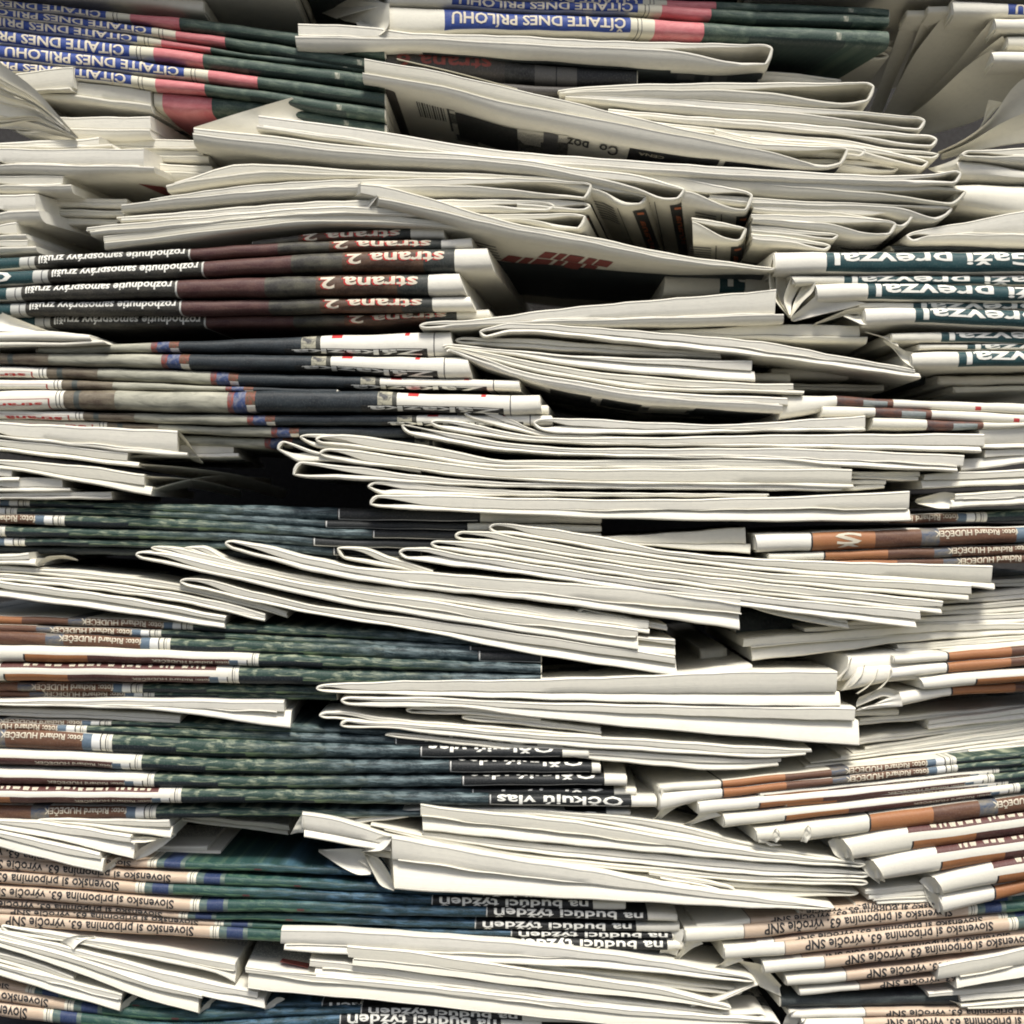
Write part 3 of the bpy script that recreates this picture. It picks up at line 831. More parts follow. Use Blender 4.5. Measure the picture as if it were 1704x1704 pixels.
for x_, w_, d_ in ((922, 20, 20), (946, 12, 20), (962, 24, 20), (992, 14, 19), (1009, 22, 18), (880, 22, 44), (906, 14, 43), (924, 26, 42), (956, 12, 41), (972, 24, 40), (1000, 18, 38)):
    patch(cu, x_, x_ + w_, d_, d_ + 19, 'dull_red', "caption", n=1)

set_cluster('right_folds', 'white newspaper with rounded fold', 'in the fold column under the long white sheet', 'folded newspapers of the right fold column', ex=.05, d=4)
d6 = H('R', (1253, 325), "1040,276 1112,290 1200,308 1242,317", "1040,298 1142,317 1235,333 1246,331", "1134,339 1160,343 1240,353 1248,349", 0.5, gl=110, ex=.14, exr=.13, plain=True)
d7 = H('R', (1243, 380), "1151,361 1200,369 1234,376", "1151,366 1222,384 1236,384", "1153,400 1225,404 1238,401", 3, gl=90, ex=.13, exr=.13, plain=True)
spine_print(d6, 1226, 1249, 1238); spine_print(d7, 1217, 1239, 1229)
H('R', (1609, 318), "1080,285 1278,299 1553,309 1600,313", "1080,290 1278,305 1500,322 1565,326 1600,323", "1080,295 1278,325 1500,334 1585,341 1602,332", 1, gl=190)
H('R', (1586, 347), "1180,322 1278,330 1500,340 1578,343", "1180,328 1278,336 1520,344 1578,350", "1180,336 1278,345 1450,352 1550,370 1580,358", 3, gl=110)
H('R', (1523, 355), "1250,339 1278,341 1453,344 1515,350", "1250,345 1278,347 1400,353 1465,361 1512,361", "1252,352 1278,356 1465,370 1500,380 1518,370", 4, gl=110)
H('R', (1492, 372), "1250,355 1278,356 1428,360 1484,367", "1250,362 1278,364 1403,373 1463,379 1484,376", "1252,370 1278,374 1380,386 1440,396 1482,392", 2, gl=130)
H('R', (1396, 391), "1250,375 1255,375 1330,381 1388,387", "1252,381 1300,385 1385,396", "1252,391 1300,396 1390,401", 4, gl=70)
H('R', (1383, 409), "1250,387 1255,388 1320,394 1376,404", "1252,393 1255,394 1320,401 1376,411", "1252,405 1255,406 1320,412 1376,417", 3, gl=60)

# upper left: curled and stacked white papers
set_cluster('left_up', 'white folded newspaper', 'of the white stack under the blue-banded pile', 'white newspapers of the upper left stack', ex=.2, d=3)
e1 = H('L', (-70, 150), "0,120 40,150", "0,150 50,168", "0,190 60,200", 6, look='white newspaper curling open')
leaf(e1, "-50,70,2 0,104,0 60,148,0 95,190,0 130,228,2", "-50,112,6 0,140,5 50,172,4 90,202,3 128,229,3", 1)
leaf(e1, "-50,118,6 0,143,5 50,180,4 128,228,4", "-50,186,10 0,191,9 70,206,7 126,229,5", 1.5)
leaf(e1, "-50,188,9 0,192,8 70,208,6 126,229,5", "-50,212,18 0,212,16 50,216,14 118,229,12", 3)
for y_, dd_ in ((131, 4), (138, 4), (146, 3), (157, 4), (170, 4), (196, 6), (203, 6), (208, 7)):
    leaf(e1, f"-50,{y_-36 if y_ < 180 else y_-4},{dd_} 0,{y_},{dd_-1} 60,{y_*.42+186*.58:.1f},{dd_-2} 128,228.5,1", f"-50,{y_-31 if y_ < 180 else y_},{dd_+3} 0,{y_+4},{dd_+2} 60,{y_*.42+186*.58+3.4:.1f},{dd_+1} 128,229.5,3", -.6, name="inner_page")
e2 = H('L', (-70, 142), "-40,128 27,121 112,111 121,111", "-40,156 57,149 117,144", "-40,160 57,152 117,149", 6, ex=.28, plain=True)
patch(e2, 80, 106, 40, 76, 'dull_red', "print_mark")
H('L', (40, 150), "90,134 132,136 250,150", "90,152 143,160 252,173", "90,165 165,173 251,186", 12)
H('L', (20, 205), "60,195 105,194 250,193", "60,212 130,213 249,215", "60,226 130,232 250,229", 13)
H('L', (-70, 241), "0,236 130,230 165,227", "0,240 110,242 182,239", "0,247 75,248 187,245", 4)
e6 = H('L', (-70, 268), "0,246 77,247 239,246", "0,272 130,274 250,277", "0,288 100,290 255,287", 0, ex=.25, plain=True)
patch(e6, 192, 222, 26, 60, 'dull_red', "print_mark", slant=8)
H('L', (-70, 304), "0,291 105,292", "0,307 112,307", "0,320 118,320", 3)
H('L', (-70, 342), "0,323 58,322", "0,351 68,349", "0,371 66,369", 2, ex=.35, plain=True)
H('L', (-70, 388), "0,373 26,369", "0,391 40,389", "0,399 44,397", 3)
H('L', (-70, 410), "0,399 46,398", "0,410 58,409", "0,421 60,419", 4)
set_cluster('left_dim', 'dim white newspaper', 'in the shade between the left stack and the long fan', 'dim newspapers behind the upper left stack', ex=.05, d=22)
H('L', (100, 240), "180,230 335,232", "185,243 338,245", "190,247 338,249", 0)
H('L', (150, 256), "245,248 338,250", "250,257 342,259", "255,266 346,270", 2)
H('L', (180, 283), "262,271 352,276", "270,284 350,287", "280,299 340,300", 0)
H('L', (20, 332), "62,327 210,330", "65,335 212,338", "68,343 212,345", 2)
H('L', (20, 352), "72,346 208,350", "75,352 208,354", "78,359 206,360", 4)
H('L', (20, 372), "90,362 200,364", "92,367 200,369", "95,374 196,376", 8)

# black-banded pile (strana 2)
set_cluster('black_left', 'newspaper with black caption and strana 2 spine', 'of the black-banded pile at left', 'black-banded newspapers of the left pile', ex=.11, L=262, d=1)
B("420,400 520,387 640,380 690,377 737,377", "420,412 520,402 640,399 690,397 740,396", 8, 'D2', -494)
B("-40,430 60,424 312,412 426,404 600,398 731,397 783,394", "-40,450 60,445 312,432 426,425 600,417 731,415 787,413", 5, 'D2', -443)
B("-40,452 78,447 340,433 426,426 600,416 757,411 809,410", "-40,477 78,470 340,459 426,454 600,450 757,451 821,451", 0, 'D2', -421)
B("-40,478 36,475 296,464 426,459 600,455 710,454 762,452", "-40,500 36,499 296,493 426,492 600,490 720,490 775,489", 0, 'D2', -465)
B("-40,504 38,502 303,498 426,497 600,494 727,493 780,491", "-40,526 38,524 303,523 426,521 600,517 730,516 790,515", 3, 'D2', -458)
B("-40,527 55,525 303,524 600,522 760,516 812,514", "-40,546 55,545 300,545 600,540 760,532 819,531", 12, 'D2', -417)

set_cluster('left_curl', 'white newspaper with curled corner', 'between the black-banded pile and the jersey covers', 'curled white newspapers at the left edge', ex=.1, d=-2)
g1 = B("-40,553 75,550 147,556", "-40,567 60,567 152,567", 0)
leaf(g1, "-50,488,6 0,519,4 40,535,4 95,556,4", "-50,545,4 0,551,3 40,552,3 75,551,3", 3)
leaf(g1, "30,566,-1 42,556,-1 72,551,0", "60,566,6 75,560,8 100,556,8", 2)
B("-40,568 100,569 168,566", "-40,577 100,575 178,572", 1)

# jersey covers
set_cluster('jersey', 'newspaper with a pale jersey picture on its spine', 'of the jersey-covered pile at left', 'jersey-covered newspapers of the left pile', ex=.08, d=0)
B("60,576 120,574 253,569 426,562 512,558 600,555 694,552 748,549", "60,588 120,588 253,585 426,587 512,590 600,592 694,593 757,591", 5, 'D3', -127)
B("-40,583 8,587 270,588 426,589 540,591 640,592 727,593 777,593", "-40,604 0,605 270,612 426,616 540,616 640,624 727,628 785,629", 3, 'D3', -110)
B("-40,607 0,609 80,610 352,617 426,620 590,625 700,629 812,631 863,632", "-40,625 0,627 80,629 352,640 426,643 600,646 812,649 866,650", 5, 'D3', -28)
B("-40,630 0,631 100,632 380,643 560,648", "-40,646 0,647 100,648 380,651 560,655", 3, 'D3', -3, letters=False)
B("-40,650 0,649 100,648 380,651 426,648 630,650 660,652 850,656 897,656", "-40,684 0,683 100,680 380,686 426,685 630,685 700,685 850,690 901,688", -1, 'D3', 0)
B("-40,681 0,682 130,685 410,690 658,690 880,690 917,690", "-40,695 0,696 130,699 410,707 660,707 880,708 920,707", 3, 'D3', 33)
B("-40,696 0,697 155,702 426,710 640,710 760,712", "-40,706 0,707 178,712 426,726 640,728 760,730", 6, 'D3', 73)
B("250,720 426,728 660,728 720,730", "250,736 426,745 660,746 720,746", 12, 'D3', 62, letters=False)
B("760,672 860,674 911,673", "760,690 860,692 912,690", 7, None, look='white-ended newspaper just behind')
# centre: white papers between strana pile and teal pile
set_cluster('centre_mid', 'white folded newspaper', 'of the white fan left of the teal-banded pile', 'white newspapers of the middle fan', ex=.03, d=2)
H('L', (697, 542), "712,535 800,530 852,523 902,516 1077,499 1200,489 1292,481", "720,541 852,534 1002,530 1150,526 1292,522", "710,548 800,545 852,541 950,542 1012,543 1152,541 1305,537", 0, gl=60)
H('L', (797, 552), "810,544 852,537 1000,545 1102,553 1278,569 1378,588 1522,613", "820,551 852,546 1002,557 1200,575 1278,584 1428,605 1528,620", "815,561 852,553 1062,572 1278,595 1428,616 1533,630", 0, gl=60)
H('L', (1000, 551), "1100,549 1200,545 1278,539 1430,541", "1100,554 1200,557 1278,558 1430,560", "1100,559 1200,563 1278,566 1443,571", 9)
H('L', (757, 566), "775,561 852,562 1000,572 1200,586", "780,567 852,570 1000,580 1200,592", "775,573 852,578 1000,587 1200,596", 8, gl=50)
H('L', (735, 576), "760,573 852,582 977,592 1252,600", "760,577 852,585 982,598 1130,608 1255,617", "760,580 852,592 982,613 1130,626 1257,635", 3)
H('L', (738, 580), "765,578 852,594 977,616 1130,630 1255,637 1320,638", "765,582 852,603 1002,630 1150,643 1316,649", "768,585 852,610 977,634 1102,650 1278,654 1337,656", 2)
k6 = H('L', (742, 585), "768,584 810,597 852,612 977,636 1102,652 1278,660 1310,661", "768,587 810,603 852,618 977,642 1102,660 1278,671 1303,673", "766,591 810,612 852,626 900,640 977,657 1077,672 1202,681 1304,688", 1, style='A')
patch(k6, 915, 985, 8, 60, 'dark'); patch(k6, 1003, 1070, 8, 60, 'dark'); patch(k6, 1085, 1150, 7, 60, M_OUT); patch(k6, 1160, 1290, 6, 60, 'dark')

# teal-banded pile at right
set_cluster('teal', 'newspaper with teal Gaži prevzal spine', 'of the teal-banded pile at right', 'teal-banded newspapers of the right pile', ex=-.05, d=0)
t1 = B("1290,417 1376,417 1704,417", "1290,455 1376,454 1704,454", 0, 'D2', 1291)
t1b = B("1316,458 1405,458 1704,458", "1326,474 1405,473 1704,474", 3, 'D2', 1320)
t2 = B("1358,470 1445,469 1704,475", "1362,501 1445,499 1704,502", 0, 'D2', 1360)
B("1430,503 1704,503", "1430,514 1704,515", 5, 'D2', 1435)
t3 = B("1440,510 1524,510 1704,515", "1442,541 1524,538 1704,546", 0, 'D2', 1439)
B("1485,553 1567,552 1704,551", "1485,570 1567,569 1704,572", 5, 'D2', 1482)
B("1530,573 1610,572 1704,572", "1530,582 1610,581 1704,582", 7, 'D2', 1525)
t5 = B("1517,585 1596,583 1704,582", "1520,613 1596,612 1704,610", 0, 'D2', 1511)
leaf(t1, "1291,418,2 1283,438,3 1278,468,4 1286,497,4 1314,528,3", "1300,421,9 1291,442,12 1287,468,14 1294,497,11 1315,526,5", 2)
leaf(t1, "1300,420,6 1292,448,9 1290,478,9 1299,504,7 1315,526,4", "1320,456,16 1313,472,20 1305,494,18 1307,512,12 1316,526,6", 3, name="inner_page")
leaf(t1b, "1318,459,3 1310,476,4 1303,498,5 1314,526,3", "1338,464,12 1328,481,14 1317,502,12 1316,526,5", 2)
leaf(t2, "1358,470,1 1354,485,1 1335,502,1 1316,528,1", "1340,467,12 1332,482,12 1322,500,10 1315,525,4", 3)
leaf(t2, "1362,484,1 1358,492,1 1340,508,2 1316,528,2", "1440,504,4 1410,513,5 1370,522,6 1322,534,6", 3)
leaf(t3, "1440,511,1 1424,511,2 1406,516,4 1358,537,6", "1438,525,8 1422,520,8 1405,524,9 1352,541,9", 2)
leaf(t3, "1442,540,1 1434,540,0 1422,534,1 1404,526,3", "1442,522,8 1434,524,8 1420,526,8 1408,523,8", 1)
leaf(t5, "1519,586,1 1506,584,2 1488,572,4 1470,566,8", "1520,612,1 1510,606,2 1500,598,4 1485,574,8", 3)
leaf(t5, "1440,552,4 1470,560,4 1490,575,2", "1484,562,9 1492,568,8 1496,578,5", 2)
set_cluster('teal_back', 'dim newspaper with a teal-banded white end', 'in the gap left of the teal-banded pile', 'teal-ended newspapers in the gap', d=30)
B("1108,456 1200,452 1300,452", "1104,492 1200,490 1300,490", 4, 'D2', 1113)
B("1243,454 1300,453", "1240,490 1300,490", 0, None)

# right edge above the teal pile
set_cluster('right_edge', 'grey-white newspaper at the right edge', 'above the teal-banded pile', 'grey-white newspapers at the right edge', ex=.0, d=8)
H('L', (1508, 393), "1520,384 1600,370 1704,350", "1526,391 1600,389 1704,389", "1526,403 1600,404 1704,407", 2, gl=40)
B("1590,262 1640,266 1704,280", "1602,298 1640,300 1704,302", 4, bulge=2)
m3 = B("1584,303 1620,301 1704,303", "1598,345 1640,352 1704,368", 3, bulge=2)
leaf(m3, "1597,262,2 1590,274,2 1597,284,2", "1545,280,20 1556,286,18 1580,288,10", 3)
B("1480,408 1600,404 1704,405", "1490,417 1600,416 1704,416", 14, 'D6', 0, look='dark-covered newspaper at the right edge')

# top right corner: papers with their ends towards us
set_cluster('corner', 'leaning newspaper with white end forward', 'of the bunch in the top right corner', 'leaning newspapers in the top right corner', ex=.06, L=220, d=0)
n1 = B("1510,15 1600,14 1760,14", "1510,27 1600,26 1760,26", 20, None, L=24)
n2 = B("1545,9 1600,8 1760,8", "1545,22 1600,21 1760,21", 12, None, L=24)
n3 = B("1585,-3 1678,2 1760,4", "1588,27 1680,27 1760,29", 4, 'D1', 1586, L=24)
n4 = B("1655,28 1760,28", "1659,50 1760,52", 0, None, L=24)
n5 = B("1677,58 1760,57", "1679,80 1760,82", 3, None, L=24)
n6 = B("1650,83 1760,83", "1656,106 1760,108", -4, None, L=24)
lines = {1: "1510,15,20 1506,24,26 1488,75,66 1446,188,128", 2: "1545,9,12 1538,24,22 1514,90,66 1474,190,128", 3: "1585,-2,4 1580,14,14 1520,90,58 1470,190,118",
         4: "1655,28,0 1644,38,6 1590,108,44 1508,190,100", 5: "1668,60,4 1640,80,14 1590,130,50 1512,194,96", 6: "1650,83,-4 1612,106,12 1545,170,60 1508,196,92"}
inner = {1: "1534,24,34 1522,60,58 1504,100,84 1464,190,136", 2: "1574,18,26 1556,50,48 1530,95,78 1488,190,132", 3: "1662,26,16 1640,60,34 1585,120,66 1512,196,116",
         4: "1684,52,16 1656,80,30 1596,136,60 1518,196,104", 5: "1700,82,16 1668,108,36 1600,160,66 1520,200,100", 6: "1740,108,6 1700,150,22 1630,200,56 1530,228,92"}
for k, nn in ((1, n1), (2, n2), (3, n3), (4, n4), (5, n5), (6, n6)):
    leaf(nn, lines[k], inner[k], 2.5, thick=1.6, name="hanging_page")
    q = " ".join(",".join(str(round(float(v) + o, 1)) for v, o in zip(pt.split(','), (7, 3, 5))) for pt in lines[k].split())
    q2 = " ".join(",".join(str(round(float(v) + o, 1)) for v, o in zip(pt.split(','), (20, 8, 14))) for pt in lines[k].split())
    leaf(nn, q, q2, 1.0, thick=.8, name="inner_page")
leaf(n6, "1760,118,-2 1704,124,-2 1680,150,0 1650,200,8 1600,236,20 1562,252,30", "1760,190,14 1704,188,14 1676,200,16 1640,224,22 1600,244,30 1564,256,36", 4, thick=1.2)
leaf(n6, "1645,166,10 1668,170,10", "1636,206,24 1622,224,28", 1)
leaf(n6, "1760,186,8 1704,186,8 1660,208,12 1610,240,22 1568,256,32", "1760,232,22 1704,236,22 1660,242,24 1610,254,30 1570,264,38", 3, thick=1.2)
H('L', (1600, 257), "1640,248 1704,245", "1640,257 1704,259", "1640,266 1704,272", 8, gl=90, look='grey newspaper with open hollow fold')
set_cluster('corner_back', 'grey newspaper in shade', 'behind the leaning bunch of the top right corner', 'shaded newspapers at the top right', ex=.02, d=26)
H('R', (1480, 92), "1270,87 1400,87 1470,86", "1270,94 1400,94 1470,93", "1270,101 1400,101 1470,99", 30, plain=True)
H('R', (1489, 70), "1340,86 1400,79 1480,66", "1345,87 1400,83 1480,71", "1350,89 1400,87 1482,75", 42, gl=90, plain=True)
H('R', (1486, 80), "1330,83 1400,81 1476,76", "1330,86 1400,84 1476,80", "1330,88 1400,87 1476,84", 36, plain=True)
B("1395,-40 1560,-40", "1402,-6 1560,-4", 70, None)

# middle left whites
set_cluster('left_mid', 'white folded newspaper', 'of the white fan under the jersey covers', 'white newspapers under the jersey covers', ex=-.09, d=2)
H('L', (-70, 726), "0,702 140,709 295,716", "0,724 140,738 217,746 306,752", "0,729 140,744 217,753 311,760", 0)
p1_ = H('L', (-70, 742), "0,730 100,740 213,753", "0,744 150,760 233,770", "0,750 147,768 230,778", 1)
H('L', (-70, 775), "0,764 140,775 240,789", "0,773 150,797 240,808", "0,781 25,784 150,806 251,825", 0)
H('L', (-70, 795), "0,777 20,778", "0,794 33,793", "0,801 31,800", 1)
H('L', (-70, 812), "0,796 35,795 103,795", "0,811 30,811 115,811", "0,819 118,818", 3)
H('L', (-70, 826), "0,820 100,818 185,818", "0,825 185,825", "0,831 185,831", 5)
H('L', (200, 746), "300,731 390,731", "310,754 393,754", "312,761 397,761", 14, look='short white newspaper, deeper than the rest,')

leaf(p1_, "296,716,3 310,730,5 324,752,8 336,768,14", "300,752,28 312,760,31 326,768,36 338,771,40", 2)
leaf(p1_, "233,772,6 300,776,22 400,790,70 480,816,120", "236,780,40 300,792,70 400,812,120 470,830,160", 4)
leaf(p1_, "250,815,6 300,800,24 360,790,64 450,796,112", "252,824,44 300,812,60 360,806,100 450,812,150", 4)
leaf(p1_, "240,792,4 290,794,18 340,800,50 400,816,90", "242,806,44 290,808,60 340,814,90 400,828,130", 3)
# bright white fan, centre
set_cluster('bright_fan', 'bright white newspaper with pointed fold', 'of the bright fan right of jersey covers', 'bright white newspapers of the centre fan', ex=-.02, d=0)
H('L', (887, 704), "897,697 920,695 1100,703 1215,706 1278,702 1440,691", "903,702 960,709 1100,714 1278,712 1441,711", "892,714 930,722 1100,722 1278,718 1441,717", 1, gl=60)
H('L', (772, 688), "780,683 793,681 852,698 880,711 920,721 1100,728", "795,690 852,706 905,723 1100,731", "782,697 852,715 905,727 1100,735", 2, gl=70)
H('L', (716, 703), "735,698 757,700 852,719 905,727 1100,727 1278,723 1440,722 1638,721", "740,704 800,716 852,727 950,734 1100,738 1278,738 1634,742", "722,712 800,725 852,732 1000,740 1278,744 1634,753", 1, gl=60)
H('L', (667, 708), "680,707 760,722 852,737 950,745 1100,746 1278,745 1605,757", "690,712 760,730 852,745 950,752 1100,756 1278,760 1594,775", "678,722 760,739 852,752 950,758 1100,762 1278,766 1403,776 1594,785", 0, gl=70)
H('L', (498, 727), "512,722 560,723 700,740", "512,731 560,735 700,747", "505,736 530,745 600,750 700,756", 3, gl=60)
H('L', (524, 731), "540,724 565,723 680,736 760,751 852,766 952,765 1278,764 1400,765", "545,731 590,740 680,752 760,764 852,773 952,775 1278,776 1401,777", "535,740 600,747 680,758 760,772 852,780 1000,781 1278,781 1401,780", 1, gl=80)
H('L', (460, 747), "480,736 530,752 700,775", "485,746 530,757 700,780", "470,755 500,768 530,768 700,786", 2, gl=60)
H('L', (530, 755), "548,746 580,748 680,761 760,772 852,780 1000,780 1278,779 1418,780", "552,754 600,767 680,776 760,787 852,794 1000,800 1278,803 1417,805", "540,763 600,773 680,781 760,792 852,799 1000,806 1278,809 1420,813", 0, gl=80)
H('L', (486, 789), "525,770 600,777 700,791 852,802 1278,808 1400,810", "530,784 620,792 700,799 852,807 1278,812 1400,813", "500,794 620,800 700,805 852,811 1278,816 1400,817", 1, gl=150)
H('L', (611, 810), "625,801 640,800 750,809 852,815 1000,819 1278,821", "632,810 700,815 852,822 1000,823 1278,824", "622,818 640,824 700,825 852,826 1278,828", 2, gl=60)
q10 = H('L', (614, 838), "636,824 700,823 852,828 1052,831 1278,827 1514,817", "640,835 700,841 852,848 1078,849 1278,847 1507,847", "640,845 700,849 852,856 1052,864 1278,868 1516,868", 0, gl=90)
patch(q10, 945, 1015, 16, 40, 'dark'); patch(q10, 950, 985, 14, 24, 'red'); patch(q10, 1022, 1036, 12, 30, 'dark'); patch(q10, 1065, 1078, 10, 30, 'dark')

# dark green pile at left, under the middle whites
set_cluster('green_a', 'newspaper with dark green spine', 'of the shaded pile above the long white strips', 'green-covered newspapers of the shaded left pile', d=9)
B("-40,830 49,832 220,838 426,841 560,845 1000,850", "-40,842 49,843 220,850 426,862 560,868 1000,872", 5, 'D4', x_hi=480, x0=-429)
B("-40,844 130,846 426,858 560,866 1000,874", "-40,857 130,858 426,872 560,880 1000,886", 4, 'D4', x_hi=480, x0=-450)
B("-40,855 107,857 426,870 560,880 1000,888", "-40,868 107,876 426,888 560,896 1000,902", 2, 'D4', x_hi=480, x0=-371)
B("-40,872 107,878 426,886 560,896 1000,904", "-40,893 107,895 426,902 560,912 1000,918", 3, 'D4', x_hi=480, x0=-470)
B("-40,893 41,895 300,900 426,902 560,910 700,916", "-40,908 41,908 300,913 426,915 560,926 700,930", 5, 'D4', x_hi=480, x0=-437)
B("-40,908 300,912 560,922", "-40,920 300,926 560,938", 14, 'D6', 0)

# long white strips, left middle
set_cluster('strips', 'long white newspaper strip', 'of the slanting strips above the orange-ended pile', 'slanting white newspapers at left', ex=-.05, d=2)
z1 = H('L', (-70, 932), "0,923 47,920", "0,932 62,930", "0,939 59,942", 0, look='short white newspaper with curled end')
leaf(z1, "60,941,2 66,933,2 80,925,6 108,924,12", "62,944,10 78,934,14 100,928,20 130,932,26", 3)
H('L', (-70, 946), "0,941 110,949 300,971 426,1000 478,1018", "0,947 110,955 300,980 426,1009 477,1023", "0,952 110,961 300,985 426,1014 478,1029", 3)
H('L', (-70, 960), "0,954 110,963 300,988 426,1016 441,1021", "0,960 110,969 300,996 441,1029", "0,966 110,977 300,1003 440,1035", 1.5)
H('L', (-70, 980), "0,967 200,993 376,1026", "0,980 200,1005 376,1033", "0,994 200,1020 374,1047", 0)

# white fan, right of the strips
set_cluster('cut_fan', 'white newspaper with pointed fold', 'of the fan descending right below the bright fan', 'white newspapers of the descending fan', ex=-.02, d=0)
H('L', (813, 878), "825,870 852,872 1012,895 1102,915 1278,930 1652,941", "830,878 852,883 1062,917 1278,942 1640,970", "818,888 852,891 1062,925 1278,951 1640,980 1655,982", 3, gl=70)
H('L', (756, 892), "770,884 815,884 852,892 1062,927 1278,953 1616,973", "775,892 815,897 852,904 1062,937 1278,962 1600,988", "762,900 815,905 852,911 1062,943 1278,969 1612,1000", 2, gl=80)
H('L', (716, 905), "724,899 760,900 852,913 1062,945 1278,970 1570,1000", "730,905 760,909 852,922 1062,954 1278,982 1566,1010", "720,913 760,919 852,932 1062,963 1278,991 1568,1022", 1, gl=70)
H('L', (663, 919), "674,911 700,911 760,921 852,934 1062,965 1278,993 1531,1016", "680,918 700,921 760,930 852,945 1062,975 1278,1005 1522,1031", "672,930 720,938 852,954 1062,985 1278,1015 1526,1046", 0, gl=80)
r5 = H('L', (1080, 972), "1230,990 1278,1000 1410,1031", "1230,998 1278,1010 1412,1037", "1235,1004 1278,1021 1413,1047", 4)
H('L', (560, 913), "570,909 600,911 650,927 720,948", "572,918 600,926 660,941 720,956", "570,930 620,941 690,952 720,962", 2, gl=90)
H('L', (373, 904), "390,900 420,904 520,928 626,947 700,951 852,963 1000,974 1233,993", "390,911 426,921 520,941 626,960 700,970 852,984 1062,1006 1232,1021", "395,918 426,926 520,952 626,971 740,985 852,996 1078,1026 1231,1048", 0, gl=110)
H('L', (250, 912), "262,908 290,911 426,943 566,968 700,984 852,1004 1080,1033", "265,914 426,949 566,973 700,990 852,1013 1082,1047", "265,919 426,953 566,979 700,997 852,1019 1080,1056", 3, gl=60)
H('L', (224, 923), "240,917 275,921 350,937 426,954 566,979 700,997 852,1020 1062,1046", "250,926 300,939 426,965 566,991 700,1012 852,1036 1061,1061", "236,932 300,945 426,973 566,1004 700,1026 852,1050 1062,1083", 0, gl=110)
H('L', (305, 912), "315,909 333,909 375,927 426,942", "320,914 375,933 426,946", "318,918 375,938 426,950", 4, gl=40)
H('L', (298, 968), "310,962 340,964 426,985 540,1010 700,1030 852,1052 1123,1092", "310,971 350,980 426,997 540,1019 700,1045 852,1068 1122,1105", "310,976 350,985 426,1003 540,1026 700,1051 852,1083 1127,1125", 1, gl=90)
H('L', (900, 1040), "1040,1056 1123,1064", "1040,1063 1124,1073", "1040,1085 1124,1092", 4)
H('L', (960, 1022), "1060,1030 1110,1040", "1060,1034 1112,1044", "1060,1040 1110,1050", 6)
set_cluster('shade_mid', 'shaded white newspaper', 'tucked behind the fan, left of the Š cover', 'shaded newspapers behind the descending fan', ex=.12, d=7)
H('L', (950, 898), "1010,893 1100,888 1240,877", "1010,899 1100,905 1246,905", "1010,904 1120,912 1180,917 1248,921", 0)
set_cluster('gap_mid', 'small shaded newspaper', 'in the dark gap at the middle right', 'newspapers in the middle right gap', d=30)
B("1165,1080 1206,1076", "1170,1108 1200,1104", 30, None)
B("1225,1012 1340,1022", "1225,1070 1340,1060", 26, 'D6', 0)
B("1128,1120 1180,1113 1251,1105", "1128,1128 1180,1126 1253,1119", -24, None)
# orange-brown covers at right
set_cluster('orange_right', 'newspaper with orange and brown spine', 'of the orange-brown pile right of centre', 'orange-brown newspapers of the right pile', ex=-.02, d=2)
B("1480,857 1520,856 1704,849", "1480,871 1520,870 1704,868", 9, 'D4', 1165)
t1_ = B("1257,888 1352,885 1455,881 1704,876", "1262,919 1352,917 1455,914 1704,903", 0, 'D4', 1264)
B("1280,921 1373,918 1473,913 1704,906", "1280,933 1373,932 1473,931 1704,923", 2, 'D4', 1285)
B("1330,934 1400,932 1560,929 1704,922", "1330,944 1400,942 1560,941 1704,937", 3, 'D4', 1300)
def big_s(e):
    s = e_info[e.name]
    letter(e, s, "Š", 1434, 1390, .16, .55, 'cream')
big_s(t1_)
set_cluster('grey_right', 'grey-white newspaper', 'of the grey bundle rising to the right edge', 'grey-white newspapers rising to the right edge', ex=0, d=16)
H('R', (1790, 960), "1560,968 1704,962", "1555,974 1704,970", "1550,980 1704,976", 12)
H('R', (1790, 985), "1520,995 1620,987 1704,979", "1500,1004 1620,996 1704,988", "1480,1010 1620,1003 1704,997", 4)
H('R', (1790, 1005), "1450,1016 1620,1006 1704,999", "1440,1024 1704,1008", "1430,1031 1704,1018", 2)
H('R', (1790, 1022), "1380,1036 1560,1026 1704,1018", "1360,1044 1704,1028", "1340,1052 1704,1036", 1)
H('R', (1790, 1040), "1238,1062 1400,1050 1560,1038 1704,1036", "1240,1077 1400,1065 1560,1051 1704,1046", "1252,1100 1400,1084 1500,1070 1704,1056", 0)
H('R', (1790, 1060), "1493,1073 1704,1056", "1493,1080 1704,1064", "1493,1087 1704,1072", 0)

set_cluster('orange_curl', 'orange-brown newspaper with white curled end', 'of the curled orange-brown group above the grey strips', 'curled orange-brown newspapers at right', ex=-.12, d=0)
B("1415,1092 1489,1086 1560,1083", "1402,1136 1482,1128 1560,1122", 7, None, look='white newspaper with layered curled end')
wz = B("1432,1108 1485,1104 1560,1098", "1405,1152 1480,1138 1560,1130", 5, None, look='white newspaper with wavy curled end')
w1_ = B("1489,1092 1579,1085 1704,1074", "1489,1105 1579,1101 1704,1093", 2, 'D4', 1491)
w2_ = B("1487,1112 1578,1102 1704,1093", "1482,1131 1578,1121 1704,1109", 1, 'D4', 1490)
w3_ = B("1533,1129 1620,1118 1704,1113", "1540,1149 1627,1142 1704,1136", -1, 'D4W', 1538)
w4_ = B("1497,1153 1585,1143 1704,1136", "1502,1176 1585,1159 1704,1152", 3, 'D4', 1497)
for a, b, c in ((1418, 1094, 0), (1440, 1106, 1), (1462, 1112, 2), (1484, 1114, 0)):
    leaf(wz, f"{a},{b},3 {a-4},{b+16},3 {a-18},{b+32},4 {a-34},{b+42},6", f"{a-3},{b+3},8 {a-9},{b+17},8 {a-23},{b+32},8 {a-38},{b+42},9", .8)
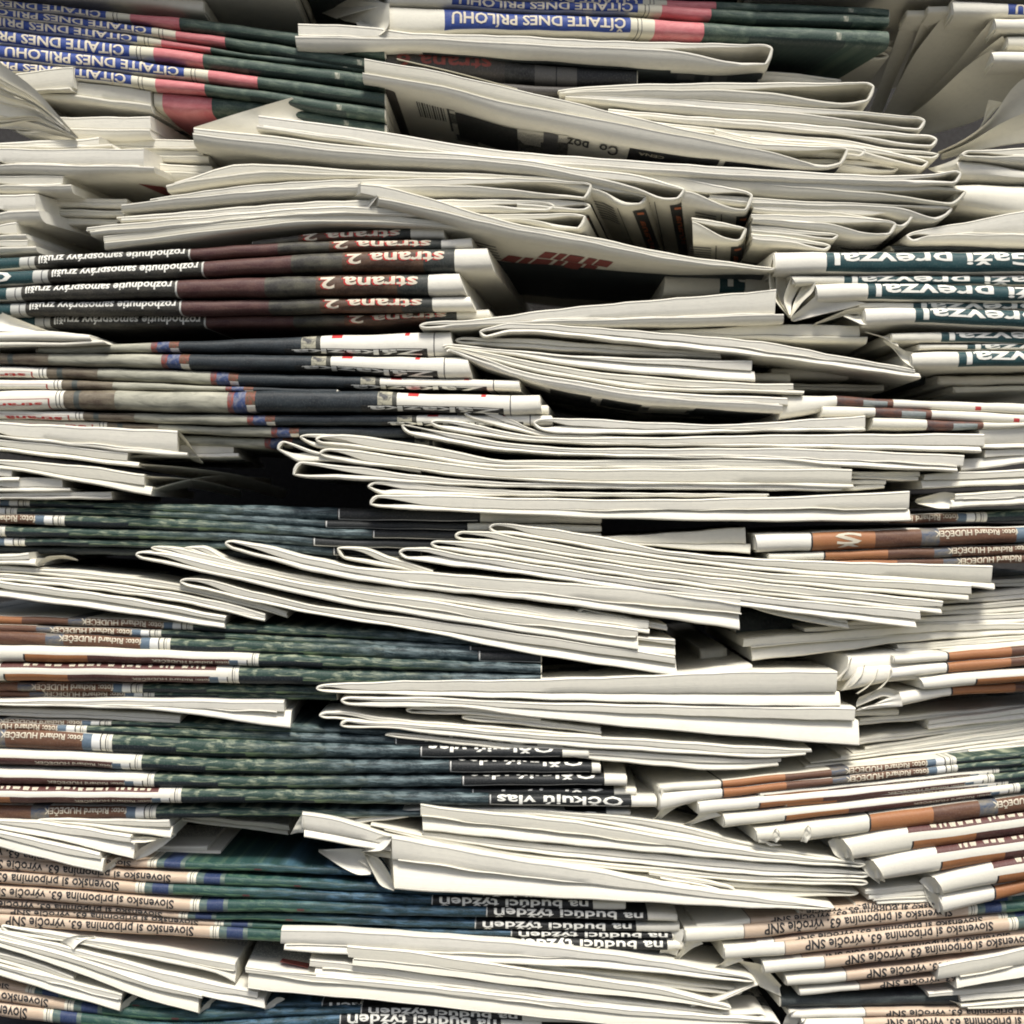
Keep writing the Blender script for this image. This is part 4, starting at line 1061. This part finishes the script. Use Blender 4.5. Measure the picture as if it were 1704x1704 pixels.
leaf(w4_, "1497,1153,1 1490,1148,1 1470,1143,3 1430,1160,6", "1500,1175,1 1492,1165,2 1472,1156,5 1425,1176,9", 2)
leaf(w4_, "1497,1154,0 1500,1162,0 1502,1175,0", "1440,1180,4 1430,1178,4 1425,1182,4", 2)

set_cluster('grey_strips', 'grey-white newspaper strip', 'of the thin strips below the curled orange group', 'thin grey-white newspapers at right', ex=0, d=15)
B("1420,1183 1495,1181", "1420,1193 1495,1191", 8, None)
H('R', (1790, 1180), "1430,1196 1640,1178 1704,1172", "1432,1201 1640,1184 1704,1178", "1430,1207 1640,1190 1704,1184", 8)
H('R', (1790, 1186), "1546,1199 1704,1178", "1546,1206 1704,1188", "1546,1214 1704,1197", 2)
H('R', (1790, 1195), "1430,1228 1480,1222 1704,1194", "1432,1234 1704,1200", "1430,1240 1704,1206", 5)
H('R', (1790, 1205), "1440,1244 1704,1202", "1430,1250 1704,1209", "1420,1256 1704,1216", 4)
H('R', (1790, 1220), "1400,1258 1704,1214", "1380,1264 1704,1223", "1350,1272 1704,1231", 2)
H('R', (1790, 1240), "1340,1275 1500,1258 1704,1231", "1310,1284 1500,1266 1704,1239", "1285,1298 1500,1274 1600,1258 1704,1246", 0)
H('R', (1790, 1246), "1612,1248 1704,1240", "1614,1255 1704,1246", "1617,1262 1704,1252", -1)

# centre whites below the descending fan
set_cluster('open_ends', 'white newspaper with left fold', 'of the stack between two green-covered piles', 'white newspapers of the lower centre stack', ex=-.02, d=0)
H('L', (525, 1146), "548,1138 700,1132 852,1131 1000,1127 1278,1117 1394,1117", "548,1146 560,1148 700,1150 852,1152 1078,1154 1278,1154 1394,1152", "545,1153 700,1158 852,1163 1078,1170 1278,1175 1399,1176", 0, gl=60)
H('L', (566, 1166), "585,1160 700,1160 852,1167 1078,1173 1278,1176 1424,1177", "585,1167 640,1166 740,1170 852,1178 1278,1196 1426,1200", "580,1174 640,1178 740,1177 852,1190 1052,1211 1278,1230 1430,1242", 0, gl=80, sl=.45)
H('L', (675, 1182), "690,1177 780,1178 900,1190", "690,1184 760,1184 900,1195", "690,1188 770,1190 900,1200", 3, gl=100)
H('L', (768, 1195), "782,1190 852,1194 1000,1212", "785,1195 852,1200 1000,1217", "782,1200 852,1206 1000,1222", 4, gl=100)
H('L', (530, 1191), "545,1184 570,1184 640,1194 700,1200 852,1212 1000,1224", "548,1191 640,1202 700,1206 852,1217 1000,1229", "545,1197 590,1200 700,1211 852,1222 1000,1233", 3, gl=110)
H('L', (565, 1207), "580,1198 610,1200 700,1205 852,1218 1104,1232 1250,1242 1350,1246", "585,1206 640,1209 700,1212 852,1226 1104,1244 1250,1254 1352,1252", "575,1212 640,1213 700,1220 852,1236 1104,1253 1290,1262 1340,1258", 1, gl=90)
H('L', (640, 1224), "700,1224 852,1238 1104,1255 1250,1263 1300,1262", "700,1228 852,1243 1104,1264 1250,1270 1300,1267", "700,1233 852,1250 1104,1276 1200,1283 1296,1276", 3)

# green-and-orange pile (middle left)
set_cluster('green_b', 'newspaper with brown and dark green spine', 'of the green-and-orange pile under the white strips', 'brown and green newspapers of the middle left pile', ex=.02, d=3)
B("-40,1024 60,1026 200,1030 321,1037 426,1040 640,1050 800,1060", "-40,1038 60,1040 200,1044 321,1050 426,1056 640,1066 800,1076", 4, 'D4', -157, x_hi=640)
B("-40,1037 100,1043 268,1048 426,1057 700,1070 860,1078", "-40,1052 100,1055 268,1061 426,1068 700,1082 860,1088", 3, 'D4', -210, x_hi=640)
B("-40,1048 100,1054 283,1062 426,1065 700,1076 900,1086", "-40,1074 100,1077 283,1086 426,1090 700,1100 900,1106", 1, 'D4', -195, x_hi=640)
B("-40,1073 40,1074 150,1077 426,1088 600,1095 900,1106", "-40,1103 40,1103 270,1107 430,1110 600,1114 900,1122", -2, 'D4W', -48, x_hi=640)
B("-40,1103 100,1104 397,1109 600,1115 900,1122", "-40,1134 100,1135 397,1139 600,1142 900,1142", -2, 'D4M', -81, x_hi=640)
B("-40,1134 100,1137 237,1138 560,1142", "-40,1150 237,1154 560,1157", 6, 'D4', -241, x_hi=640)
B("-40,1149 257,1151 560,1154", "-40,1161 257,1162 560,1166", 9, 'D4', -221, x_hi=640)
set_cluster('left_pair', 'white newspaper', 'between the two brown-and-green piles at left', 'white newspapers between the left piles', ex=-.06, d=1)
H('L', (-70, 1169), "0,1165 200,1163 472,1167", "0,1170 200,1174 330,1179 474,1185", "0,1175 200,1180 290,1186 380,1199 483,1213", 0)
H('L', (-70, 1184), "0,1178 150,1182 300,1190", "0,1185 150,1190 300,1198", "0,1192 150,1197 300,1205", 7)
set_cluster('green_c', 'newspaper with brown and green spine', 'of the tall pile with black caption boxes', 'brown and green newspapers of the lower left pile', ex=.03, d=1)
B("-40,1195 130,1199 185,1200 426,1206 650,1214 800,1220", "-40,1206 185,1209 426,1218 650,1224 800,1232", 6, 'D4', -293)
B("-40,1200 144,1208 426,1217 650,1226 880,1234 936,1238", "-40,1214 144,1222 426,1234 700,1242 880,1248 937,1252", 4, 'D4', -334, tshift=-.7)
B("-40,1211 100,1217 188,1223 426,1233 700,1242 905,1245 979,1247", "-40,1245 188,1254 426,1263 700,1263 905,1262 980,1262", 1, 'D4', -292, tshift=-.45)
B("-40,1246 100,1250 235,1257 426,1264 700,1265 955,1270 998,1271", "-40,1274 100,1277 235,1284 426,1290 700,1289 955,1288 1000,1288", 0, 'D4W', -243, tshift=-.5)
B("-40,1278 100,1282 266,1288 426,1292 700,1291 1000,1290 1042,1291", "-40,1306 100,1309 266,1312 426,1314 700,1311 1000,1309 1043,1309", 0, 'D4W', -222, tshift=-.5)
B("600,1313 1015,1313 1058,1313", "600,1320 1015,1325 1058,1325", 3, 'D4', -206, tshift=-.9)
B("-40,1308 100,1310 301,1312 426,1313 700,1319 1050,1326 1092,1327", "-40,1339 100,1339 301,1339 426,1338 700,1341 1050,1345 1092,1345", -1, 'D4M', -177)
B("-40,1339 100,1341 259,1343 426,1345 700,1349 960,1350 1048,1349", "-40,1368 100,1366 259,1364 426,1361 700,1360 960,1358 1048,1357", 4, 'D4', -219)

# white papers at left, above the caption pile
set_cluster('low_left', 'white newspaper with curled end', 'of the whites between brown-and-green and beige piles', 'white newspapers above the beige captions', ex=0, d=0)
H('L', (60, 1366), "120,1362 281,1364", "150,1370 288,1378", "150,1377 284,1396", 5)
bb2 = H('L', (-70, 1372), "0,1365 20,1365 110,1374 217,1392", "0,1371 100,1387 221,1403", "0,1380 100,1400 222,1430", 1, sl=.4)
leaf(bb2, "222,1430,1 230,1413,1 256,1399,2 290,1388,8", "226,1431,6 246,1424,8 272,1407,10 292,1390,14", 3)
leaf(bb2, "216,1393,0 240,1392,2 268,1395,4", "218,1402,0 240,1402,2 262,1398,4", 2)
bb3 = H('L', (-70, 1398), "0,1384 100,1405 165,1421", "0,1395 100,1420 162,1430", "0,1411 80,1432 170,1453", -1, sl=.4)
leaf(bb3, "170,1453,-1 176,1440,0 192,1428,2", "176,1453,5 190,1442,6 202,1428,9", 2)
set_cluster('low_left_dim', 'dim white newspaper', 'in the dark hollow above the beige captions', 'dim newspapers in the lower left hollow', d=26)
H('L', (200, 1415), "270,1407 345,1408", "270,1414 347,1416", "270,1421 366,1427", 4)
H('L', (250, 1368), "330,1358 480,1372", "330,1365 480,1382", "330,1371 480,1390", 10)

# beige caption pile, lower left
set_cluster('beige_left', 'newspaper with beige caption and blue-green spine', 'of the beige-captioned pile at lower left', 'beige-captioned newspapers of the lower left pile', ex=.02, d=2)
B("-40,1404 100,1424 260,1433 426,1437 700,1452 900,1460", "-40,1428 260,1446 426,1452 700,1464 900,1472", 5, 'D5', -227)
B("-40,1424 0,1428 170,1446 326,1456 426,1460 700,1475 900,1482", "-40,1446 0,1450 200,1466 326,1474 426,1477 700,1490 900,1496", 2, 'D5', -161)
B("-40,1448 0,1451 100,1457 240,1469 426,1478 700,1491 900,1497 1040,1500", "-40,1471 0,1473 100,1480 240,1490 426,1497 700,1508 900,1514 1040,1516", 1, 'D5', -247)
B("-40,1472 0,1475 100,1481 240,1492 331,1498 426,1498 700,1508 850,1511 1078,1519 1126,1521", "-40,1494 0,1497 240,1515 331,1521 426,1520 700,1527 850,1529 1078,1534 1127,1535", 0, 'D5', -156)
B("-40,1496 240,1514 312,1521 426,1521 700,1529 1085,1537 1130,1537", "-40,1508 240,1523 312,1531 426,1533 700,1545 1085,1552 1130,1552", 2.5, 'D5', -175)
B("-40,1509 240,1524 372,1534 700,1546 1085,1553 1120,1554", "-40,1520 240,1535 372,1543 700,1556 1085,1563 1121,1563", 3.5, 'D5', -115)
B("-40,1518 0,1521 200,1534 364,1542 426,1545 700,1557 1100,1566 1140,1567", "-40,1542 0,1544 200,1556 364,1565 426,1569 700,1576 1100,1583 1141,1583", 2, 'D5', -123)

# lower centre whites
set_cluster('low_centre', 'long white newspaper', 'of the white bundle right of the black caption boxes', 'long white newspapers of the lower centre', ex=-.05, d=0)
H('L', (540, 1362), "592,1355 702,1345", "597,1362 702,1353", "600,1371 702,1358", 7, ex=0)
H('R', (1446, 1433), "760,1346 852,1345 952,1351 1078,1363 1278,1409 1400,1428", "760,1349 852,1350 952,1357 1078,1374 1278,1413 1400,1431", "760,1352 852,1356 952,1364 1078,1386 1278,1419 1400,1435", 3)
H('R', (1442, 1439), "700,1337 760,1346 852,1355 960,1367 1078,1387 1278,1418 1400,1431", "702,1359 852,1376 1078,1403 1278,1427 1400,1437", "704,1383 852,1398 1078,1419 1278,1436 1400,1443", 0)
H('R', (1448, 1456), "704,1384 852,1400 1078,1421 1278,1438 1430,1450", "704,1388 852,1408 1078,1430 1278,1449 1430,1455", "704,1393 852,1416 1078,1440 1278,1458 1430,1462", 2)
H('R', (1446, 1470), "618,1371 704,1388 852,1418 1078,1442 1278,1459 1430,1464", "625,1375 704,1394 852,1424 1078,1448 1278,1464 1430,1469", "640,1382 704,1400 852,1430 1078,1453 1278,1471 1430,1475", 2.5)
H('R', (1430, 1486), "960,1440 1078,1456 1278,1473 1410,1482", "960,1446 1078,1462 1278,1480 1410,1486", "960,1452 1078,1470 1278,1494 1410,1492", 5)
H('R', (1158, 1478), "1000,1452 1085,1463 1150,1472", "1010,1460 1095,1471 1148,1478", "1020,1466 1100,1478 1150,1483", 1, gl=70)
H('R', (1224, 1481), "1080,1450 1150,1460 1215,1473", "1090,1457 1160,1468 1210,1480", "1100,1464 1170,1476 1212,1487", 2, gl=70)
dd4 = H('R', (900, 1442), "503,1353 560,1362 650,1390 752,1408 880,1434", "506,1380 560,1389 610,1399 752,1422 880,1438", "506,1394 560,1404 610,1412 752,1434 880,1446", -1, ex=-.1)
leaf(dd4, "503,1353,-1 506,1368,-1 505,1385,0", "494,1368,8 488,1380,8 483,1388,10", 2)
dd5 = H('R', (1390, 1511), "652,1392 752,1410 852,1428 1002,1450 1102,1470 1278,1494 1375,1507", "634,1428 700,1437 852,1457 1002,1474 1102,1484 1278,1503 1375,1510", "656,1481 700,1484 852,1492 1078,1503 1278,1513 1375,1515", -5, ex=-.25, exr=0, sl=.42)
leaf(dd5, "653,1393,-5 648,1404,-6 636,1416,-6 603,1417,2", "652,1392,-5 638,1390,-2 618,1401,0 602,1416,3", 3)
leaf(dd5, "606,1420,2 632,1428,-5 650,1456,-7 657,1480,-6", "606,1421,3 617,1444,2 632,1474,0 655,1482,-5", 5)
leaf(dd5, "600,1418,3 640,1416,2 680,1428,0", "606,1422,8 640,1426,5 660,1430,2", 1, name="inner_page")
leaf(dd5, "530,1417,10 568,1443,5 596,1457,3 616,1455,3", "530,1414,16 575,1412,16 605,1412,14 634,1418,8", 3)
leaf(dd5, "596,1432,6 612,1442,5 622,1455,4", "615,1424,10 626,1432,8 636,1444,6", 1)

# orange covers with curled ends, lower right
set_cluster('orange_low', 'newspaper with white end and orange-brown spine', 'of the curled orange-brown bundle at lower right', 'orange-brown newspapers of the lower right bundle', ex=-.12, d=0)
B("1098,1308 1202,1299 1308,1288 1560,1263 1704,1250", "1098,1319 1202,1312 1308,1301 1560,1276 1704,1264", 2, 'D4', 1114)
g2 = B("1098,1318 1204,1312 1308,1302 1565,1275 1704,1262", "1100,1352 1160,1337 1204,1329 1308,1316 1565,1288 1704,1276", 1, 'D4', 1116)
B("1265,1319 1500,1296 1650,1279 1704,1274", "1265,1328 1500,1305 1650,1290 1704,1286", 2, 'D4W', 1185)
g3 = B("1162,1334 1263,1325 1370,1317 1640,1290 1704,1284", "1165,1358 1263,1347 1370,1337 1640,1306 1704,1299", 0, 'D4W', 1177)
B("1310,1333 1500,1314 1704,1293", "1310,1344 1500,1326 1704,1305", 1, 'D4W', 1200)
g4 = B("1205,1356 1308,1346 1500,1325 1660,1307 1704,1302", "1208,1380 1308,1368 1500,1346 1704,1320", -1, 'D4W', 1220)
g5 = B("1258,1380 1340,1370 1440,1357 1555,1342 1704,1324", "1262,1403 1350,1401 1447,1388 1555,1375 1704,1353", -3, 'D4', 1361)
g6 = B("1403,1397 1510,1376 1622,1364 1704,1352", "1422,1434 1518,1419 1622,1403 1704,1391", -4, 'D4M', 1432)
g7 = B("1453,1432 1550,1410 1670,1395 1704,1389", "1473,1468 1565,1453 1670,1436 1704,1431", -5, 'D4M', 1480)
g8 = B("1555,1460 1650,1436 1704,1426", "1571,1491 1660,1475 1704,1468", -6, 'D4M', 1574)
g9 = B("1560,1490 1655,1476 1704,1464", "1572,1524 1655,1502 1704,1489", -4, 'D4', 1569, letters=False)
leaf(g2, "1099,1310,1 1101,1335,1 1097,1352,3 1086,1366,6", "1150,1336,4 1128,1341,6 1110,1353,8 1092,1369,11", 3)
leaf(g3, "1163,1336,0 1166,1350,0 1158,1362,2 1132,1374,6", "1200,1357,3 1180,1362,5 1160,1368,7 1140,1377,10", 2)
leaf(g5, "1283,1398,-3 1288,1381,-4 1292,1378,-4", "1292,1402,-3 1299,1394,-4 1296,1382,-4", 1)
leaf(g5, "1332,1400,-3 1340,1378,-4 1345,1373,-4", "1342,1402,-3 1351,1390,-4 1349,1377,-4", 1)
leaf(g5, "1258,1381,-3 1264,1392,-3 1262,1402,-3", "1275,1404,0 1282,1408,0 1300,1406,0", 1)
leaf(g6, "1403,1397,-4 1416,1414,-5 1422,1434,-4", "1378,1400,4 1388,1422,3 1412,1436,0", 4)
leaf(g7, "1453,1432,-5 1466,1450,-6 1473,1467,-5", "1432,1440,4 1444,1456,2 1464,1470,-1", 4)
leaf(g8, "1555,1460,-6 1566,1475,-7 1571,1490,-6", "1530,1466,4 1545,1482,2 1562,1494,-2", 4)
leaf(g9, "1560,1490,-4 1568,1506,-5 1572,1523,-4", "1536,1474,4 1542,1496,3 1560,1520,0", 4)

# beige captions, lower right
set_cluster('beige_right', 'newspaper with white end and beige SNP caption', 'of the beige-captioned pile at lower right', 'beige-captioned newspapers of the lower right pile', ex=-.08, d=0)
B("1160,1538 1260,1528 1400,1516 1550,1502 1704,1488", "1160,1547 1260,1539 1400,1526 1550,1512 1704,1500", 3, 'D5', 1150)
B("1425,1503 1600,1490 1704,1480", "1425,1519 1600,1505 1704,1494", 5, 'D5', 1120)
B("1330,1514 1500,1503 1704,1488", "1330,1523 1500,1512 1704,1498", 4, 'D5', 1170)
h2 = B("1140,1545 1240,1538 1400,1524 1600,1507 1704,1499", "1143,1573 1240,1566 1400,1549 1600,1528 1704,1519", 0, 'D5', 1140)
B("1260,1566 1400,1549 1600,1528 1704,1518", "1260,1577 1400,1561 1600,1541 1704,1530", 2, 'D5', 1190)
h3 = B("1205,1574 1308,1566 1450,1552 1650,1532 1704,1526", "1208,1601 1308,1593 1450,1578 1650,1556 1704,1549", -1, 'D5', 1208)
B("1320,1592 1500,1572 1704,1548", "1320,1604 1500,1583 1704,1560", 2, 'D5', 1236)
h4 = B("1270,1600 1375,1592 1500,1578 1704,1556", "1275,1624 1375,1614 1500,1600 1704,1576", -1, 'D5', 1274)
h5 = B("1308,1625 1410,1616 1563,1600 1704,1584", "1312,1644 1410,1636 1563,1618 1704,1602", 0, 'D5', 1310)
B("1330,1645 1432,1637 1560,1624 1704,1610", "1333,1659 1432,1649 1560,1638 1704,1622", 2, 'D5', 1332)
leaf(h2, "1141,1547,0 1144,1560,0 1138,1574,1 1120,1598,5", "1170,1570,4 1152,1577,5 1137,1589,7 1124,1602,9", 2)
leaf(h2, "1098,1552,8 1100,1570,8 1098,1586,9", "1140,1546,3 1136,1564,3 1126,1590,6", 2)
leaf(h3, "1206,1576,-1 1209,1588,-1 1205,1600,0 1190,1609,3", "1238,1598,3 1224,1602,4 1209,1608,5 1196,1613,7", 2)
leaf(h5, "1225,1598,4 1268,1604,4 1300,1640,4", "1250,1620,8 1262,1640,9 1300,1658,9", 4)
set_cluster('beige_right_white', 'white newspaper overlapping the beige captions', 'at the right edge', 'white newspapers over the beige captions', ex=-.1, d=-2)
H('R', (1790, 1606), "1563,1606 1640,1592 1704,1578", "1585,1628 1640,1618 1704,1607", "1592,1646 1640,1638 1704,1627", 0, sl=.4)
H('R', (1790, 1650), "1545,1652 1600,1648 1704,1638", "1570,1658 1704,1648", "1600,1668 1704,1659", 5, look='shaded white newspaper beneath,')
H('R', (1790, 1470), "1440,1480 1540,1472 1704,1462", "1442,1488 1540,1481 1704,1472", "1446,1498 1540,1492 1704,1482", 6, look='grey-white newspaper under the curled orange covers,')
H('R', (1790, 1490), "1455,1496 1545,1490 1704,1480", "1457,1500 1545,1495 1704,1486", "1460,1507 1545,1502 1704,1492", 5.5, look='short grey-white newspaper above the captions,')
B("1300,1660 1450,1655 1640,1650 1704,1648", "1300,1678 1450,1676 1640,1674 1704,1670", 9, 'D6', 0, look='dark-covered newspaper,')
hh = H('R', (1790, 1668), "1600,1672 1704,1664", "1605,1676 1704,1670", "1612,1681 1704,1677", 4, look='thin shaded white newspaper, lowest,')
leaf(hh, "1612,1680,3 1590,1668,6 1550,1655,10", "1620,1668,12 1600,1660,16 1560,1648,20", 2)
set_cluster('bottom_right', 'newspaper with white end and beige caption', 'at the bottom edge, lower right', 'newspapers at the bottom right edge', ex=-.06, d=2)
B("1395,1678 1560,1676 1704,1671", "1395,1687 1560,1686 1704,1682", 6, 'D5', 1240)
B("1316,1684 1440,1681 1704,1678", "1316,1696 1440,1694 1704,1690", 2, 'D5', 1342)
i2 = B("1335,1697 1440,1694 1704,1690", "1338,1724 1440,1722 1704,1718", 0, 'D5', 1339)
leaf(i2, "1318,1684,2 1308,1690,2 1302,1706,3", "1345,1684,8 1332,1694,8 1322,1712,8", 2)
leaf(i2, "1340,1697,0 1332,1704,0 1330,1718,0", "1352,1690,6 1345,1698,6 1340,1712,6", 2)

# bottom left whites
set_cluster('bottom_left', 'white newspaper', 'of the slanting whites below the beige captions', 'slanting white newspapers at the bottom left', ex=0, d=0)
H('L', (0, 1542), "60,1548 155,1563 250,1577 391,1603", "60,1556 150,1572 250,1589 394,1617", "60,1562 130,1573 250,1598 360,1622 391,1637", 2)
gl2 = H('L', (-70, 1542), "0,1550 130,1580 300,1624 429,1651", "0,1556 130,1590 300,1639 430,1661", "0,1562 130,1600 300,1651 441,1680", 1, sl=.4)
leaf(gl2, "440,1680,1 446,1670,2 460,1660,4", "446,1680,6 460,1672,8 474,1662,10", 1)
gl3 = H('L', (-70, 1558), "0,1562 120,1592 250,1635 335,1655", "0,1570 120,1604 250,1645 337,1663", "0,1578 120,1617 225,1658 330,1688", 0, sl=.4)
leaf(gl3, "330,1687,0 338,1674,1 356,1658,4", "336,1687,6 350,1674,8 362,1660,12", 1)
leaf(gl3, "100,1568,1 112,1560,1 130,1556,2 156,1558,3", "122,1580,0 130,1570,1 142,1563,2 158,1560,3", 1.5)
H('L', (-70, 1584), "0,1586 75,1607 121,1625", "0,1596 75,1618 120,1633", "0,1603 75,1624 118,1639", 2)
gl5 = H('L', (-70, 1605), "0,1605 100,1628 203,1654", "0,1612 100,1640 198,1664", "0,1625 100,1656 199,1684", 1, sl=.4)
leaf(gl5, "199,1683,1 204,1668,1 222,1655,4", "205,1683,6 216,1670,8 232,1656,10", 1)

set_cluster('bottom_left_beige', 'newspaper with beige caption and dark spine', 'at the bottom edge, lower left', 'beige-captioned newspapers at the bottom left', ex=0, d=3)
B("-40,1628 0,1634 60,1646 300,1668 600,1668", "-40,1642 0,1648 60,1660 300,1680 600,1676", 5, 'D5', -430)
B("-40,1643 0,1648 122,1668 300,1682 500,1679 600,1676 900,1689 1000,1692", "-40,1663 0,1669 122,1686 300,1702 500,1692 600,1690 900,1702 1000,1706", 1, 'D5', -365)
B("-40,1666 0,1670 152,1688 300,1703 500,1692 600,1686 900,1700", "-40,1690 0,1696 152,1713 300,1728 500,1716 600,1712 900,1724", 0, 'D5', -400)

# bottom centre whites
set_cluster('bottom_centre', 'long white newspaper', 'of the white bundle at the bottom centre', 'long white newspapers at the bottom centre', ex=-.04, d=0)
H('R', (1258, 1632), "468,1546 500,1546 700,1556 852,1567 970,1580 1100,1598 1230,1621", "470,1571 600,1577 700,1584 852,1591 978,1596 1100,1610 1230,1628", "472,1583 575,1590 700,1597 852,1606 1000,1613 1230,1635", -1.5)
H('R', (1236, 1652), "880,1604 1050,1622 1220,1644", "880,1609 1050,1628 1220,1650", "880,1615 1050,1638 1220,1657", 4)
H('R', (1218, 1678), "578,1574 650,1580 852,1609 1000,1630 1077,1641 1200,1670", "582,1595 700,1607 852,1624 1000,1644 1077,1652 1200,1675", "586,1607 700,1620 852,1640 1000,1656 1077,1663 1200,1680", -2.5, sl=.4)
H('R', (1205, 1690), "516,1595 600,1605 700,1620 852,1641 1000,1660 1190,1683", "522,1609 600,1618 700,1632 852,1648 1000,1666 1190,1687", "523,1623 650,1634 852,1656 1000,1674 1190,1692", 0)
kk4 = H('R', (1300, 1706), "408,1611 526,1623 700,1640 852,1657 1050,1679 1290,1697", "410,1619 526,1633 700,1650 852,1667 1050,1689 1290,1704", "412,1646 440,1650 600,1664 852,1690 1050,1708 1290,1716", -2, sl=.4)
lf = leaf(kk4, "408,1610,-2 460,1617,-2 526,1622,-2", "424,1590,30 470,1594,30 522,1600,30", -1.5, name="upper_page")
leaf(kk4, "466,1600,8.0 490,1605,7 512,1610,6", "470,1594.5,18 492,1598.5,17 516,1603,16", -1.6, name="print_mark", mat=INK['dull_red'], thick=.1)
H('R', (1276, 1690), "1030,1690 1150,1684 1265,1684", "1030,1694 1150,1692 1262,1690", "1030,1702 1150,1703 1262,1697", 1, gl=60)
k6_ = H('R', (1262, 1640), "1150,1672 1190,1664 1250,1638", "1150,1674 1190,1666 1250,1641", "1150,1677 1190,1669 1252,1645", 0, look='thin upturned white newspaper,')

# right edge, centre height
set_cluster('red_dot', 'white-ended newspaper with small picture', 'of the three above the bright fan at right', 'small-picture newspapers at right', ex=-.06, d=3)
B("1305,656 1393,658 1487,664 1704,671", "1297,698 1360,688 1393,676 1487,679 1704,689", 3, 'D9', 1305)
B("1370,675 1457,677 1550,681 1704,689", "1367,694 1457,694 1550,698 1704,706", 1, 'D9', 1369)
B("1455,693 1543,697 1632,702 1704,703", "1450,715 1543,716 1632,714 1704,711", 0, 'D9', 1455)
set_cluster('right_low', 'white newspaper at the right edge', 'right of the bright fan', 'white newspapers right of the bright fan', ex=-.05, d=4)
H('R', (1790, 738), "1630,714 1704,704", "1630,738 1704,738", "1632,746 1704,746", 1)
H('R', (1790, 757), "1640,748 1704,746", "1615,762 1704,758", "1600,785 1704,771", 3)
H('R', (1790, 793), "1540,789 1600,785 1704,781", "1530,800 1704,794", "1535,813 1704,806", 3)
l7 = H('R', (1790, 826), "1590,821 1704,815", "1584,832 1704,826", "1580,846 1704,839", 0)
leaf(l7, "1590,821,1 1570,818,2 1525,830,8", "1580,846,1 1560,846,2 1528,838,8", 4)
H('L', (1360, 790), "1418,784 1530,785", "1418,790 1530,792", "1420,797 1528,800", 3, look='shaded short white newspaper')
H('L', (1360, 806), "1420,798 1475,799", "1420,806 1474,806", "1420,816 1472,813", 3, look='shaded stub of a white newspaper')
set_cluster('dim_right', 'dim newspaper', 'in the dark gap beneath the teal-banded pile', 'dim newspapers beneath the teal pile', ex=0, d=28)
B("1285,612 1412,613", "1285,629 1412,631", 12, None)
B("1240,619 1314,621", "1240,633 1316,636", 4, None)
B("1560,625 1704,624", "1566,641 1704,638", 6, None)
B("1585,643 1704,641", "1592,654 1704,650", 8, None)
B("1420,618 1540,628", "1420,632 1540,640", 30, 'D6', 0)
H('L', (1250, 645), "1330,638 1470,640", "1330,643 1470,645", "1330,650 1470,652", 18)
# ============================================================ names and labels
ORD = ['top', 'second', 'third', 'fourth', 'fifth', 'sixth', 'seventh',
       'eighth', 'ninth', 'tenth', 'eleventh', 'twelfth', 'thirteenth', 'fourteenth', 'fifteenth']
by = {}
for p in PAPERS: by.setdefault(p['key'], []).append(p)
for key, ps in by.items():
    ps.sort(key=lambda p: p['y'])
    for i, p in enumerate(ps):
        if p['label']: lab = p['label']
        elif len(ps) == 1: lab = f"{p['look']} {p['phrase']}"
        else:
            o_ = 'lowest' if i == len(ps) - 1 else ORD[i]
            lab = f"{p['look'].rstrip(',')}, {o_} {p['phrase']}"
        p['o']['label'] = lab
        p['o']['category'] = 'newspaper'
        p['o']['group'] = p['group']
print("papers:", len(PAPERS), "max label words:", max((len(p['o']['label'].split()), p['o']['label']) for p in PAPERS))
_seen = set()
for p in PAPERS:
    k = (p['key'], p['look'])
    n = len(p['o']['label'].split())
    if n > 16 and k not in _seen: print("LONG", n, p['o']['label']); _seen.add(k)
